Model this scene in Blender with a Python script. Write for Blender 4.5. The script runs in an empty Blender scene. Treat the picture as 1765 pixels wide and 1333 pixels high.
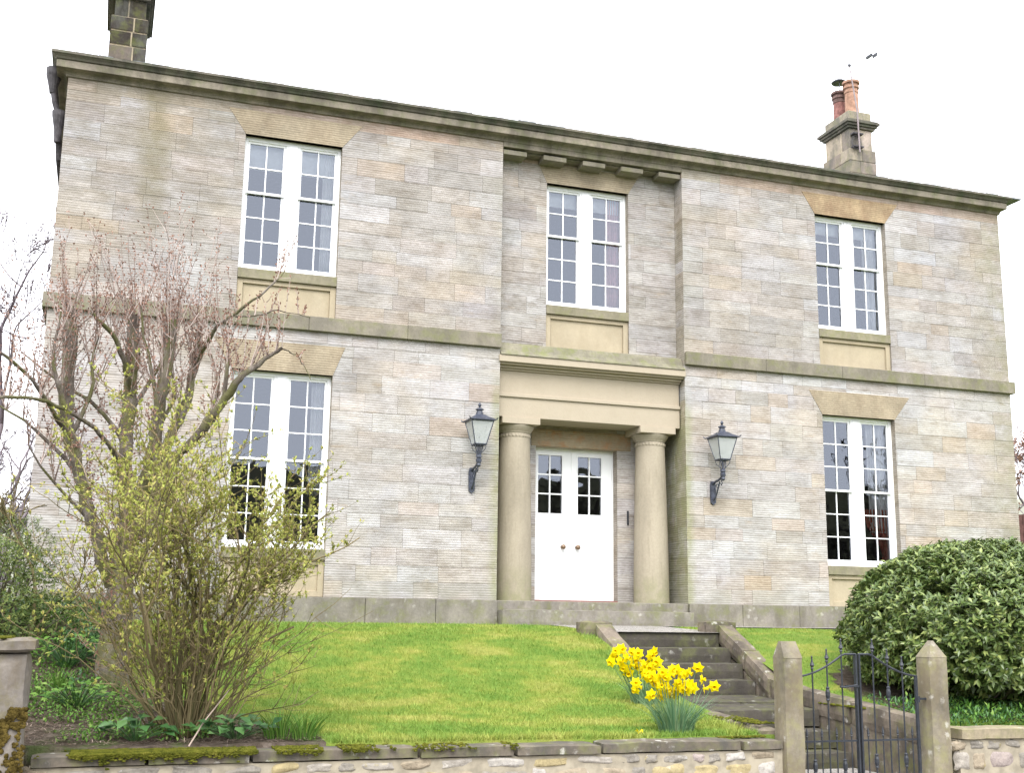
import bpy, bmesh, math, random
import numpy as np
from mathutils import Vector, Matrix, noise as mnoise
R_ = math.radians
SC = bpy.context.scene
COL = SC.collection
random.seed(7); rng = np.random.default_rng(7)

# ---------------------------------------------------------------- camera
CP = np.array([-7.24393, -17.08931, -.296216]); YAW, PIT, ROL, FPX = .3296137, .1955797, .0130540, 2038.28561
def cam_axes():
    cy, sy, cp, sp = math.cos(YAW), math.sin(YAW), math.cos(PIT), math.sin(PIT)
    f = np.array([sy*cp, cy*cp, sp]); r = np.array([cy, -sy, 0.]); u = np.cross(r, f)
    cr, sr = math.cos(ROL), math.sin(ROL)
    return cr*r+sr*u, -sr*r+cr*u, f
AR, AU, AF = cam_axes()
def at(px, py, Y):
    'world point on the plane y = Y seen at photo pixel (px, py)'
    d = AF*FPX + AR*(px-882.5) - AU*(py-666.5)
    return Vector(CP + d*((Y-CP[1])/d[1]))
cam = bpy.data.objects.new('camera', bpy.data.cameras.new('camera'))
COL.objects.link(cam); SC.camera = cam
M = Matrix(((AR[0], AU[0], -AF[0], CP[0]), (AR[1], AU[1], -AF[1], CP[1]), (AR[2], AU[2], -AF[2], CP[2]), (0, 0, 0, 1)))
cam.matrix_world = M
cam.data.sensor_width = 36; cam.data.lens = FPX/1765*36; cam.data.clip_end = 3000; cam.data.clip_start = .05

# ---------------------------------------------------------------- sky, sun, exposure
SUN_EL, SUN_AZ = R_(48), R_(200)
w = bpy.data.worlds.new('World'); SC.world = w; w.use_nodes = True
nt = w.node_tree; nt.nodes.clear()
o = nt.nodes.new('ShaderNodeOutputWorld'); bg = nt.nodes.new('ShaderNodeBackground')
sky = nt.nodes.new('ShaderNodeTexSky'); sky.sky_type = 'NISHITA'; sky.sun_disc = False
sky.sun_elevation = SUN_EL; sky.sun_rotation = SUN_AZ; sky.dust_density = 3; sky.air_density = 1
mx = nt.nodes.new('ShaderNodeMixRGB'); mx.inputs[0].default_value = .93
mx.inputs[2].default_value = (9.6, 9.7, 10.2, 1)          # the even white cloud layer
nt.links.new(sky.outputs[0], mx.inputs[1]); nt.links.new(mx.outputs[0], bg.inputs[0]); nt.links.new(bg.outputs[0], o.inputs[0])
bg.inputs[1].default_value = .12
sl = bpy.data.lights.new('sun', 'SUN'); sl.energy = 1.3; sl.angle = R_(35); sl.color = (1, .975, .94)
so = bpy.data.objects.new('sun', sl); COL.objects.link(so)
so.rotation_euler = (R_(90)-SUN_EL, 0, R_(-22))
SC.view_settings.view_transform = 'Standard'; SC.view_settings.look = 'None'
SC.view_settings.exposure = 1.43; SC.view_settings.gamma = 1

# ---------------------------------------------------------------- object helpers
def tag(o, label=None, cat=None, group=None, kind=None):
    if label: o['label'] = label
    if cat: o['category'] = cat
    if group: o['group'] = group
    if kind: o['kind'] = kind
    return o
def empty(name, loc=(0, 0, 0), rz=0, label=None, cat=None, group=None):
    e = bpy.data.objects.new(name, None); COL.objects.link(e); e.location = loc; e.rotation_euler.z = rz
    e.empty_display_size = .2
    return tag(e, label, cat, group)
def mesh_np(name, V, F, mat, parent=None, smooth=False, cols=None):
    me = bpy.data.meshes.new(name)
    V = np.asarray(V, dtype=np.float32).reshape(-1, 3)
    if isinstance(F, np.ndarray):
        n, k = F.shape
        me.vertices.add(len(V)); me.vertices.foreach_set('co', V.ravel())
        me.loops.add(n*k); me.loops.foreach_set('vertex_index', F.astype(np.int32).ravel())
        me.polygons.add(n); me.polygons.foreach_set('loop_start', np.arange(0, n*k, k, dtype=np.int32))
        me.polygons.foreach_set('loop_total', np.full(n, k, dtype=np.int32))
        me.update(calc_edges=True)
    else:
        me.from_pydata(V.tolist(), [], F); me.update()
    if cols is not None:
        a = me.color_attributes.new('Col', 'FLOAT_COLOR', 'POINT'); a.data.foreach_set('color', np.asarray(cols, dtype=np.float32).ravel())
    if smooth: me.polygons.foreach_set('use_smooth', np.ones(len(me.polygons), dtype=bool))
    me.materials.append(mat)
    o = bpy.data.objects.new(name, me); COL.objects.link(o)
    if parent: o.parent = parent
    return o
class MB:
    def __init__(s): s.v = []; s.f = []; s.c = []
    def add(s, vs, fs, col=None):
        b = len(s.v); s.v += [tuple(p) for p in vs]; s.f += [tuple(b+i for i in f) for f in fs]
        s.c += [col if col else (1, 1, 1, 1)]*len(vs)
    def box(s, x0, x1, y0, y1, z0, z1, col=None):
        s.add([(x0, y0, z0), (x1, y0, z0), (x1, y1, z0), (x0, y1, z0), (x0, y0, z1), (x1, y0, z1), (x1, y1, z1), (x0, y1, z1)],
              [(0, 3, 2, 1), (4, 5, 6, 7), (0, 1, 5, 4), (1, 2, 6, 5), (2, 3, 7, 6), (3, 0, 4, 7)], col)
    def prism(s, poly, f):   # poly of (a,b); f(a,b,k)->xyz for k=0,1
        n = len(poly); vs = [f(a, b, 0) for a, b in poly]+[f(a, b, 1) for a, b in poly]
        s.add(vs, [tuple(range(n))[::-1], tuple(range(n, 2*n))]+[(i, (i+1) % n, n+(i+1) % n, n+i) for i in range(n)])
    def lathe(s, prof, c=(0, 0, 0), n=32, T=None):
        vs = []
        for r, z in prof:
            for k in range(n):
                a = 2*math.pi*k/n; p = (r*math.cos(a), r*math.sin(a), z)
                if T: p = tuple(T @ Vector(p))
                vs.append((c[0]+p[0], c[1]+p[1], c[2]+p[2]))
        m = len(prof)
        fs = [(i*n+k, i*n+(k+1) % n, (i+1)*n+(k+1) % n, (i+1)*n+k) for i in range(m-1) for k in range(n)]
        fs += [tuple(range(n))[::-1], tuple((m-1)*n+k for k in range(n))]
        s.add(vs, fs)
    def tube(s, pts, rad, n=6):
        V, F = tubes([(np.array([tuple(p) for p in pts], float), np.array(rad if hasattr(rad, '__len__') else [rad]*len(pts), float))], n)
        s.add([tuple(p) for p in V], [tuple(f) for f in F])
    def rough(s, x0, x1, y0, y1, z0, z1, amp=.01, seg=.12, rnd=.012, fr=3., sh=0, seed=0):
        'worn stone: a subdivided box with softened edges and an uneven surface; sh shears z with y'
        bm = bmesh.new(); nx, ny, nz = [max(1, min(40, int(round(d/seg)))) for d in (x1-x0, y1-y0, z1-z0)]
        idx = {}; vs = []; fs = []
        def vid(i, j, k):
            if (i, j, k) in idx: return idx[(i, j, k)]
            p = Vector((x0+(x1-x0)*i/nx, y0+(y1-y0)*j/ny, z0+(z1-z0)*k/nz)); q = Vector(p)
            e = (i in (0, nx))+(j in (0, ny))+(k in (0, nz))
            if e >= 2:
                for a, (t, n_) in enumerate(((i, nx), (j, ny), (k, nz))):
                    if t == 0: q[a] += rnd
                    if t == n_: q[a] -= rnd
            nv = mnoise.noise_vector(p*fr+Vector((seed*3.1, 0, 0))) + .5*mnoise.noise_vector(p*fr*3+Vector((seed, 5, 0)))
            q += nv*amp; 
            if sh: q.z += sh*(p.y-y0)
            idx[(i, j, k)] = len(vs); vs.append(tuple(q)); return idx[(i, j, k)]
        for i in range(nx):
            for j in range(ny):
                fs.append((vid(i, j, nz), vid(i+1, j, nz), vid(i+1, j+1, nz), vid(i, j+1, nz)))
                fs.append((vid(i, j+1, 0), vid(i+1, j+1, 0), vid(i+1, j, 0), vid(i, j, 0)))
        for i in range(nx):
            for k in range(nz):
                fs.append((vid(i, 0, k), vid(i+1, 0, k), vid(i+1, 0, k+1), vid(i, 0, k+1)))
                fs.append((vid(i, ny, k+1), vid(i+1, ny, k+1), vid(i+1, ny, k), vid(i, ny, k)))
        for j in range(ny):
            for k in range(nz):
                fs.append((vid(0, j, k+1), vid(0, j+1, k+1), vid(0, j+1, k), vid(0, j, k)))
                fs.append((vid(nx, j, k), vid(nx, j+1, k), vid(nx, j+1, k+1), vid(nx, j, k+1)))
        bm.free(); s.add(vs, fs)
    def build(s, name, mat, parent=None, smooth=False, bevel=0, loc=None):
        o = mesh_np(name, s.v, s.f, mat, parent, smooth, s.c)
        if bevel:
            m = o.modifiers.new('bevel', 'BEVEL'); m.width = bevel; m.segments = 2; m.limit_method = 'ANGLE'
        if loc: o.location = loc
        return o
def tubes(polys, sides=5):
    Vs = []; Fs = []; base = 0
    ang = np.arange(sides)*2*np.pi/sides; ca, sa = np.cos(ang), np.sin(ang)
    for P, r in polys:
        n = len(P); T = np.gradient(P, axis=0); T /= (np.linalg.norm(T, axis=1, keepdims=True)+1e-9)
        ref = np.array([.31, .17, .94]) if abs(T[0, 2]) < .8 else np.array([.94, .31, .1])
        A = np.cross(T, ref); A /= (np.linalg.norm(A, axis=1, keepdims=True)+1e-9); B = np.cross(T, A)
        V = P[:, None, :]+r[:, None, None]*(ca[None, :, None]*A[:, None, :]+sa[None, :, None]*B[:, None, :])
        Vs.append(V.reshape(-1, 3))
        i = np.arange(n-1)[:, None]*sides; k = np.arange(sides)[None, :]; k2 = (k+1) % sides
        Fs.append((np.stack([i+k, i+k2, i+sides+k2, i+sides+k], -1).reshape(-1, 4)+base)); base += n*sides
    return np.concatenate(Vs), np.concatenate(Fs)
def leaves(pos, dr, up, L, Wd, fold=.25, curl=.0):
    'leaf blades: four triangles each, folded on the midrib'
    n = len(pos); dr = dr/np.linalg.norm(dr, axis=1, keepdims=True)
    s = np.cross(dr, up); s /= (np.linalg.norm(s, axis=1, keepdims=True)+1e-9); nn = np.cross(s, dr)
    L = np.broadcast_to(L, n)[:, None]; Wd = np.broadcast_to(Wd, n)[:, None]
    b = pos; m = pos+dr*L*.5+nn*curl*L*.5; t = pos+dr*L-nn*curl*L*.3
    l = pos+dr*L*.45+s*Wd*.5+nn*Wd*fold+nn*curl*L*.5; r = pos+dr*L*.45-s*Wd*.5+nn*Wd*fold+nn*curl*L*.5
    V = np.stack([b, l, t, r, m], 1).reshape(-1, 3); i = np.arange(n)[:, None]*5
    F = np.concatenate([i+np.array([[0, 4, 1]]), i+np.array([[1, 4, 2]]), i+np.array([[0, 3, 4]]), i+np.array([[4, 3, 2]])], 0)
    return V, F
def sm(a, b, x): t = min(1, max(0, (x-a)/(b-a))); return t*t*(3-2*t)
def unit(v): return v/(np.linalg.norm(v)+1e-9)

# ---------------------------------------------------------------- materials
class NB:
    def __init__(s, name, rough=.85, spec=.3):
        s.m = bpy.data.materials.new(name); s.m.use_nodes = True; s.t = s.m.node_tree
        s.b = s.t.nodes['Principled BSDF']; s.b.inputs['Roughness'].default_value = rough
        s.b.inputs['Specular IOR Level'].default_value = spec
        s.tc = s.t.nodes.new('ShaderNodeNewGeometry'); s.pos = s.tc.outputs['Position']
        s.h = None
    def L(s, a, b): s.t.links.new(a, b)
    def _in(s, sock, v):
        if hasattr(v, 'is_linked'): s.L(v, sock)
        elif isinstance(v, tuple) and len(v) == 3 and sock.type == 'RGBA': sock.default_value = (*v, 1)
        else: sock.default_value = v
    def math(s, op, a, b=0., c=None):
        n = s.t.nodes.new('ShaderNodeMath'); n.operation = op; s._in(n.inputs[0], a); s._in(n.inputs[1], b)
        if c is not None: s._in(n.inputs[2], c)
        return n.outputs[0]
    def noise(s, scale, detail=4, rough=.6, stretch=None, vec=None, dist=0):
        n = s.t.nodes.new('ShaderNodeTexNoise'); n.inputs['Scale'].default_value = scale; n.inputs['Detail'].default_value = detail
        n.inputs['Roughness'].default_value = rough; n.inputs['Distortion'].default_value = dist
        v = vec or s.pos
        if stretch:
            mp = s.t.nodes.new('ShaderNodeMapping'); mp.inputs['Scale'].default_value = stretch; s.L(v, mp.inputs[0]); v = mp.outputs[0]
        s.L(v, n.inputs['Vector']); return n.outputs['Fac']
    def voro(s, scale, feat='F1', out='Distance'):
        n = s.t.nodes.new('ShaderNodeTexVoronoi'); n.feature = feat; n.inputs['Scale'].default_value = scale; s.L(s.pos, n.inputs['Vector']); return n.outputs[out]
    def ramp(s, v, a, b, lo=0., hi=1.):
        n = s.t.nodes.new('ShaderNodeMapRange'); n.interpolation_type = 'SMOOTHSTEP'
        s._in(n.inputs[0], v); s._in(n.inputs[1], a); s._in(n.inputs[2], b); s._in(n.inputs[3], lo); s._in(n.inputs[4], hi); return n.outputs[0]
    def cr(s, v, stops):
        n = s.t.nodes.new('ShaderNodeValToRGB'); e = n.color_ramp.elements
        while len(e) < len(stops): e.new(.5)
        for el, (p, c) in zip(e, stops): el.position = p; el.color = (*c, 1)
        s.L(v, n.inputs[0]); return n.outputs[0]
    def mix(s, f, a, b, mode='MIX'):
        n = s.t.nodes.new('ShaderNodeMixRGB'); n.blend_type = mode; s._in(n.inputs[0], f); s._in(n.inputs[1], a); s._in(n.inputs[2], b); return n.outputs[0]
    def xyz(s):
        n = s.t.nodes.new('ShaderNodeSeparateXYZ'); s.L(s.pos, n.inputs[0]); return n.outputs
    def rnd(s): return s.tc.outputs['Random Per Island']
    def attr(s, a='Col'):
        n = s.t.nodes.new('ShaderNodeAttribute'); n.attribute_name = a; return n
    def bump(s, h, dist=.01, st=1.):
        n = s.t.nodes.new('ShaderNodeBump'); n.inputs['Distance'].default_value = dist; n.inputs['Strength'].default_value = st
        s.L(h, n.inputs['Height'])
        if s.h: s.L(s.h, n.inputs['Normal'])
        s.h = n.outputs[0]; s.L(s.h, s.b.inputs['Normal']); return s
    def col(s, c): s._in(s.b.inputs['Base Color'], c); return s
def plain(name, c, rough=.6, spec=.4, metal=0, var=.12, sc=9, bmp=.0):
    n = NB(name, rough, spec); n.b.inputs['Metallic'].default_value = metal
    v = n.ramp(n.noise(sc, 5), .3, .7, 1-var, 1+var); n.col(n.mix(1., (*c,), v, 'MULTIPLY'))
    if bmp: n.bump(n.noise(sc*6, 4), bmp)
    return n.m

def grooved(n, base, amt=.38, pitch=.036):
    x, y, z = n.xyz()
    wob = n.math('MULTIPLY', n.math('SUBTRACT', n.noise(1.1, 2), .5), .022)
    ph = n.math('MULTIPLY', n.attr('Col').outputs['Alpha'], 40.)
    sn = n.math('SINE', n.math('ADD', n.math('MULTIPLY', n.math('ADD', z, wob), 2*math.pi/pitch), ph))
    brk = n.ramp(n.noise(12, 3, .6, (.7, 1, 3)), .28, .5)
    g = n.math('MULTIPLY', n.ramp(sn, -.2, .85, 1, 0), brk)
    st = n.ramp(n.noise(1.1, 3), .25, .7, amt*.55, amt*1.25)
    c = n.mix(n.math('MULTIPLY', g, st), base, n.mix(1., base, (.42, .38, .34), 'MULTIPLY'))  # groove bottoms darkened in the colour: recess shade together with dirt
    n.bump(n.math('MULTIPLY', n.math('SUBTRACT', 1., g), 1.), .004, .6)
    return c

# house wall: droved sandstone blocks, colour of each block from its attribute
n = NB('droved_sandstone', .92, .15); x, y, z = n.xyz()
c = n.attr('Col').outputs['Color']
c = n.mix(n.ramp(n.noise(.55, 3, .6, (1, 1, 1.6)), .46, .68, 0, .5), c, n.mix(1., c, (1.08, .97, .80), 'MULTIPLY'))
c = n.mix(.85, c, n.cr(n.noise(1.7, 5, .6, (1, 1, 2.2)), [(.3, (.78, .76, .73)), (.5, (1, 1, 1)), (.72, (1.2, 1.2, 1.22))]), 'MULTIPLY')
c = n.mix(.9, c, n.cr(n.noise(4.5, 7, .7, (.8, 1, 2.8)), [(.3, (.70, .66, .60)), (.5, (1, 1, 1)), (.7, (1.16, 1.15, 1.13))]), 'MULTIPLY')
c = n.mix(.8, c, n.cr(n.noise(19, 6, .72, (1, 1, 2.6)), [(.28, (.72, .69, .65)), (.5, (1, 1, 1)), (.75, (1.16, 1.15, 1.12))]), 'MULTIPLY')
c = n.mix(n.ramp(n.noise(2.6, 4, .65, (.8, 1, 2.5)), .58, .78, 0, .38), c, (.40, .30, .19))       # iron-buff blooms
c = n.mix(n.ramp(n.noise(1.4, 5, .7), .58, .76, 0, .5), c, (.55, .53, .54))
c = n.mix(n.ramp(n.noise(.8, 4, .6), .5, .7, 0, .5), c, n.mix(1., c, (.93, .96, 1.06), 'MULTIPLY'))                       # pale weathered patches
c = grooved(n, c)
edge = n.math('ABSOLUTE', n.math('SUBTRACT', n.math('ABSOLUTE', x), 1.6))
al = n.math('MULTIPLY', n.ramp(edge, .02, .19, 1, 0), n.ramp(z, 2.9, 3.6, 1, .12))
al = n.math('MULTIPLY', al, n.ramp(n.noise(7, 5, .6, (1, 1, .5)), .25, .65, .25, 1.))
c = n.mix(n.math('MULTIPLY', al, .6), c, (.22, .235, .09))
st = n.math('MULTIPLY', n.ramp(n.math('ABSOLUTE', n.math('ADD', x, n.math('ADD', 6.82, n.math('MULTIPLY', n.noise(1.2, 2), .25)))), .05, .33, 1, 0), n.ramp(z, 4.7, 6.0))
c = n.mix(n.math('MULTIPLY', st, n.ramp(n.noise(5, 4), .3, .6, .3, .62)), c, (.17, .15, .08))
e2 = n.math('MULTIPLY', n.ramp(x, 7.35, 8.15), n.ramp(n.noise(2.3, 5, .65), .35, .62, 0, .55))
c = n.mix(e2, c, (.22, .21, .13))
ul = n.math('MULTIPLY', n.math('MULTIPLY', n.ramp(x, -4.6, -6.2), n.ramp(z, 4.2, 5.4)), n.ramp(n.noise(3.0, 5, .65, (.7, 1, 2.4)), .40, .62, .05, .5))
c = n.mix(ul, c, (.21, .185, .145))
tp = n.math('MULTIPLY', n.ramp(z, 6.7, 7.3), n.ramp(n.noise(2.0, 5, .7, (2.2, 1, .5)), .48, .7, 0, .5))
c = n.mix(tp, c, (.22, .19, .14))
bt = n.math('MULTIPLY', n.ramp(z, .0, .45, 1, 0), n.ramp(n.noise(4, 5, .6), .35, .65, .1, .6))
c = n.mix(bt, c, (.27, .26, .22))
n.col(c); n.bump(n.noise(60, 5, .7), .004, .5); M_WALL = n.m

def smooth_stone(name, base, var=.25, gr=None, algae=0, dark=0, groove=0, lich=0, stain=(.12, .11, .08), acol=(.17, .19, .05), asc=5, use_attr=False):
    n = NB(name, .9, .15); x, y, z = n.xyz()
    c = n.mix(1., base, n.cr(n.noise(2.1, 6, .6), [(.3, (1-var, 1-var, 1-var)), (.7, (1+var, 1+var*.9, 1+var*.8))]), 'MULTIPLY')
    if use_attr: c = n.mix(1., c, n.attr('Col').outputs['Color'], 'MULTIPLY')
    c = n.mix(min(1, var*3.2), c, n.cr(n.noise(22, 6, .7), [(.3, (.78, .77, .75)), (.7, (1.15, 1.13, 1.1))]), 'MULTIPLY')
    if dark: c = n.mix(n.ramp(n.noise(3.1, 6, .68, (1, 1, .45)), .42, .66, 0, dark), c, stain)
    if algae: c = n.mix(n.ramp(n.noise(asc, 6, .66), .44, .68, 0, algae), c, acol)
    if groove: c = grooved(n, c, groove)
    if lich:
        v = n.math('ADD', n.voro(7), n.math('MULTIPLY', n.noise(24, 4, .7), .8))
        k = n.math('MULTIPLY', n.ramp(v, .5, .68, 1, 0), n.ramp(n.noise(3.7, 5, .7), .42, .66))
        c = n.mix(n.math('MULTIPLY', k, lich), c, (.62, .61, .56))
    n.col(c); n.bump(n.noise(35, 6, .7), .006, .6); return n.m
M_LINTEL = smooth_stone('tooled_buff_lintel', (.365, .315, .235), .2, dark=.35, groove=.38, stain=(.2, .15, .1))
M_LINTEL2 = smooth_stone('tooled_orange_lintel', (.37, .29, .19), .3, dark=.6, groove=.2, stain=(.22, .14, .09))
M_BUFF = smooth_stone('smooth_buff_stone', (.405, .352, .272), .04, dark=.12, stain=(.3, .25, .17))
M_APRON = smooth_stone('apron_buff_stone', (.40, .345, .25), .08, dark=.25, stain=(.27, .22, .14))
M_SILL = smooth_stone('grey_sill_stone', (.25, .23, .17), .2, algae=.35, dark=.4)
M_STRING = smooth_stone('weathered_string_stone', (.225, .208, .172), .22, algae=.35, dark=.5)
M_CORN = smooth_stone('weathered_cornice_stone', (.225, .203, .168), .25, algae=.4, dark=.8, stain=(.1, .09, .07), acol=(.13, .15, .06))
M_CORNTOP = smooth_stone('cornice_cap_stone', (.15, .14, .12), .3, algae=.45, dark=.85, stain=(.06, .06, .05), acol=(.08, .11, .06))
M_LEDGE = smooth_stone('green_ledge_stone', (.225, .215, .165), .25, algae=.6, dark=.6, acol=(.17, .19, .06))
M_PLINTH = smooth_stone('plinth_stone', (.225, .212, .19), .25, algae=.4, dark=.6, lich=.35)
M_STEP = smooth_stone('worn_step_stone', (.074, .068, .06), .3, algae=.3, dark=.8, lich=.4, stain=(.07, .065, .05))
M_KERB = smooth_stone('kerb_stone', (.165, .143, .118), .4, algae=.45, dark=.8, lich=.5, stain=(.07, .06, .05))
M_POST = smooth_stone('gate_post_stone', (.205, .188, .15), .4, algae=.6, dark=.75, lich=.5, acol=(.25, .24, .11), stain=(.17, .14, .09))
M_COPING = smooth_stone('coping_stone', (.135, .12, .10), .45, algae=.4, dark=.9, lich=.6, stain=(.085, .08, .07))
M_COPING2 = smooth_stone('buff_coping_stone', (.30, .262, .19), .3, algae=.5, dark=.4, lich=.3)
M_PIER = smooth_stone('pier_stone', (.195, .18, .165), .3, algae=.45, dark=.6, lich=.4, stain=(.12, .09, .05), acol=(.14, .12, .03))
M_CHIM = smooth_stone('chimney_stone', (.38, .345, .295), .3, algae=.3, dark=.7, stain=(.1, .1, .09), use_attr=True)
M_MORTAR = plain('lime_mortar', (.31, .275, .21), .95, .1, var=.2)
M_COLUMN = NB('column_stone', .85, .2)
n = M_COLUMN; x, y, z = n.xyz()
c = n.mix(1., (.345, .302, .232), n.ramp(n.noise(3, 5, .6, (1, 1, .35)), .3, .7, .88, 1.1), 'MULTIPLY')
c = n.mix(n.math('MULTIPLY', n.ramp(z, -.1, .75, 1, 0), n.ramp(n.noise(5, 5), .3, .6, .2, .8)), c, (.24, .24, .13))
c = n.mix(n.ramp(n.noise(9, 5, .6, (3, 3, .3)), .5, .72, 0, .45), c, (.26, .225, .165))
c = n.mix(.6, c, n.cr(n.noise(30, 6, .75), [(.3, (.8, .8, .8)), (.7, (1.12, 1.12, 1.12))]), 'MULTIPLY')
n.col(c); n.bump(n.noise(40, 5), .003, .6); M_COLUMN = n.m
M_WHITE = plain('white_gloss_paint', (.86, .87, .88), .35, .5, var=.02, sc=4)
M_GLASS = bpy.data.materials.new('window_glass'); M_GLASS.use_nodes = True
t = M_GLASS.node_tree; t.nodes.clear()
go = t.nodes.new('ShaderNodeOutputMaterial'); gm = t.nodes.new('ShaderNodeMixShader'); gt = t.nodes.new('ShaderNodeBsdfTransparent'); gg = t.nodes.new('ShaderNodeBsdfGlossy')
fr = t.nodes.new('ShaderNodeFresnel'); fr.inputs[0].default_value = 2.15; gg.inputs['Roughness'].default_value = .0; gg.inputs['Color'].default_value = (.8, .87, 1, 1)
gt.inputs['Color'].default_value = (.88, .9, .9, 1)
nz = t.nodes.new('ShaderNodeTexNoise'); nz.inputs['Scale'].default_value = 3.0; nz.inputs['Detail'].default_value = 1
gp = t.nodes.new('ShaderNodeNewGeometry'); bp = t.nodes.new('ShaderNodeBump'); bp.inputs['Distance'].default_value = .0035
t.links.new(gp.outputs['Position'], nz.inputs['Vector']); t.links.new(nz.outputs['Fac'], bp.inputs['Height']); t.links.new(bp.outputs[0], gg.inputs['Normal'])
t.links.new(fr.outputs[0], gm.inputs[0]); t.links.new(gt.outputs[0], gm.inputs[1]); t.links.new(gg.outputs[0], gm.inputs[2]); t.links.new(gm.outputs[0], go.inputs[0])
M_IRON = plain('black_cast_iron', (.022, .026, .034), .42, .5, var=.3, sc=30, bmp=.002)
M_LAMPIRON = plain('blue_black_lamp_iron', (.045, .052, .075), .4, .5, var=.4, sc=25, bmp=.002)
M_LAMPGLASS = bpy.data.materials.new('lantern_glass'); M_LAMPGLASS.use_nodes = True
t = M_LAMPGLASS.node_tree; b = t.nodes['Principled BSDF']; b.inputs['Base Color'].default_value = (.6, .63, .63, 1); b.inputs['Roughness'].default_value = .15
b.inputs['Alpha'].default_value = .45; b.inputs['Specular IOR Level'].default_value = .5
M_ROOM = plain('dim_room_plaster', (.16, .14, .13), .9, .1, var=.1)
M_BRONZE = plain('aged_brass_knob', (.22, .15, .1), .35, .5, metal=.6, var=.3, sc=60)
M_LEAD = plain('slate_roofing', (.12, .13, .14), .6, .3, var=.35, sc=14)
M_PIPE = plain('old_gutter_iron', (.06, .055, .06), .6, .3, var=.4, sc=14)
M_POT_R = plain('red_clay_pot', (.24, .115, .10), .8, .2, var=.35, sc=9); M_POT_O = plain('orange_clay_pot', (.34, .20, .14), .8, .2, var=.3, sc=9)
M_POT_D = plain('sooty_pot_band', (.14, .09, .08), .85, .2, var=.4, sc=12)
M_ALU = plain('dull_aluminium', (.24, .2, .2), .45, .4, metal=.3)
M_CURT_W = plain('white_net_curtain', (.85, .85, .86), .9, .1, var=.06); M_CURT_P = plain('pink_curtain', (.8, .5, .53), .9, .1, var=.1)
M_CURT_R = plain('rust_red_drape', (.4, .1, .07), .9, .1, var=.2); M_BLIND = plain('pale_roller_blind', (.8, .82, .85), .8, .1, var=.05)

# =================================================================== HOUSE
W, RW = 8.21, 1.6
XW, WW = 4.937, .732
ZS0, ZS1, ZLB, ZLT, ZUB, ZUT, ZC = 3.874, 4.09, .671, 3.23, 4.745, 6.828, 7.335
DY, PY, DOORY = .287, .75, .93
HD = 9.5
house = empty('stone_house', (0, 0, -.33), 0, 'two-storey grey and buff sandstone house with white sash windows and a columned porch', 'house')
HO = (0, 0, .33)     # children are written in world coordinates
def part(mb, name, mat, parent=None, **k):
    o = mb.build(name, mat, house if parent is None else parent, **k)
    o.location = HO if parent is None else (0, 0, 0); return o
PAL = [((.362, .342, .325), 6), ((.405, .392, .382), 4), ((.385, .347, .31), 3.4), ((.385, .32, .25), 1.0), ((.305, .28, .252), 3.0), ((.45, .442, .437), 1.2), ((.34, .31, .275), 3)]
def palcol(rs, bias=0):
    ws = [wt for _, wt in PAL]
    if bias > 0: ws = [ws[0], ws[1]*1.7, ws[2]*1.2, ws[3]*1.2, ws[4]*.3, ws[5]*2, ws[6]*.4]
    c = rs.choices([c for c, _ in PAL], ws)[0]; k = rs.uniform(.9, 1.1)
    q = .38; c = [c[i]*(1-q)+(.392, .384, .380)[i]*q for i in range(3)]; k = rs.uniform(.95, 1.05)*(1.11 if bias > 0 else 1)
    return (c[0]*k*rs.uniform(.985, 1.02), c[1]*k, c[2]*k*rs.uniform(.98, 1.03), rs.random())
def sub_rects(rs, holes):
    for h in holes:
        out = []
        for (a, b, c, d) in rs:
            if h[0] >= b or h[1] <= a or h[2] >= d or h[3] <= c: out.append((a, b, c, d)); continue
            lo, hi = max(c, h[2]), min(d, h[3])
            if c < lo: out.append((a, b, c, lo))
            if d > hi: out.append((a, b, hi, d))
            if a < h[0]: out.append((a, h[0], lo, hi))
            if b > h[1]: out.append((h[1], b, lo, hi))
        rs = out
    return [r for r in rs if r[1]-r[0] > .012 and r[3]-r[2] > .012]
rs0 = random.Random(3)
def courses(z0, z1, rs):
    zs = [z0]; 
    while zs[-1] < z1-.36: zs.append(zs[-1]+rs.choice((.20, .235, .26, .285)))
    if z1-zs[-1] > .33: zs.append((zs[-1]+z1)/2)
    zs.append(z1); return zs
CG, CU = courses(0, ZS0, rs0), courses(ZS1, 7.13, rs0)+[ZC]
def blocks(mb, u0, u1, zs, fn, holes, seed, bias=0):
    'fn(u, z, out) -> point; out = 0 the face, positive behind it'
    rs = random.Random(seed); g = .002
    for i in range(len(zs)-1):
        u = u0; first = rs.uniform(.3, .8); top = (zs[i+1] == ZC)
        while u < u1-1e-4:
            v = u+(first if u == u0 else rs.choice((.38, .5, .62, .75, .9, 1.05))*(1.6 if top else 1)); first = 0
            if u1-v < .22: v = u1
            col = (.40*rs.uniform(.9, 1.08), .335, .285, 0) if top else palcol(rs, bias)
            for (a, b, c, d) in sub_rects([(u, v, zs[i], zs[i+1])], holes):
                a += g; b -= g; c += g; d -= g; o = rs.uniform(-.0015, .0015)
                q = [fn(a, c, o), fn(b, c, o), fn(b, d, o), fn(a, d, o), fn(a, c, .02), fn(b, c, .02), fn(b, d, .02), fn(a, d, .02)]
                mb.add(q, [(0, 1, 2, 3), (4, 5, 1, 0), (5, 6, 2, 1), (6, 7, 3, 2), (7, 4, 0, 3)], col)
            u = v
wall = MB(); T = .35
def opening(xc, z0, z1, hw=WW): return (xc-hw, xc+hw, z0, z1)
def front(u0, u1, y, zs, holes, seed, bias=0):
    blocks(wall, u0, u1, zs, lambda u, z, o: (u, y+o, z), holes, seed, bias)
    for (a, b, c, d) in sub_rects([(u0, u1, zs[0], zs[-1])], holes):
        wall.box(a, b, y+.007, y+T, c, d, (.33, .30, .26, 0))
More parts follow.
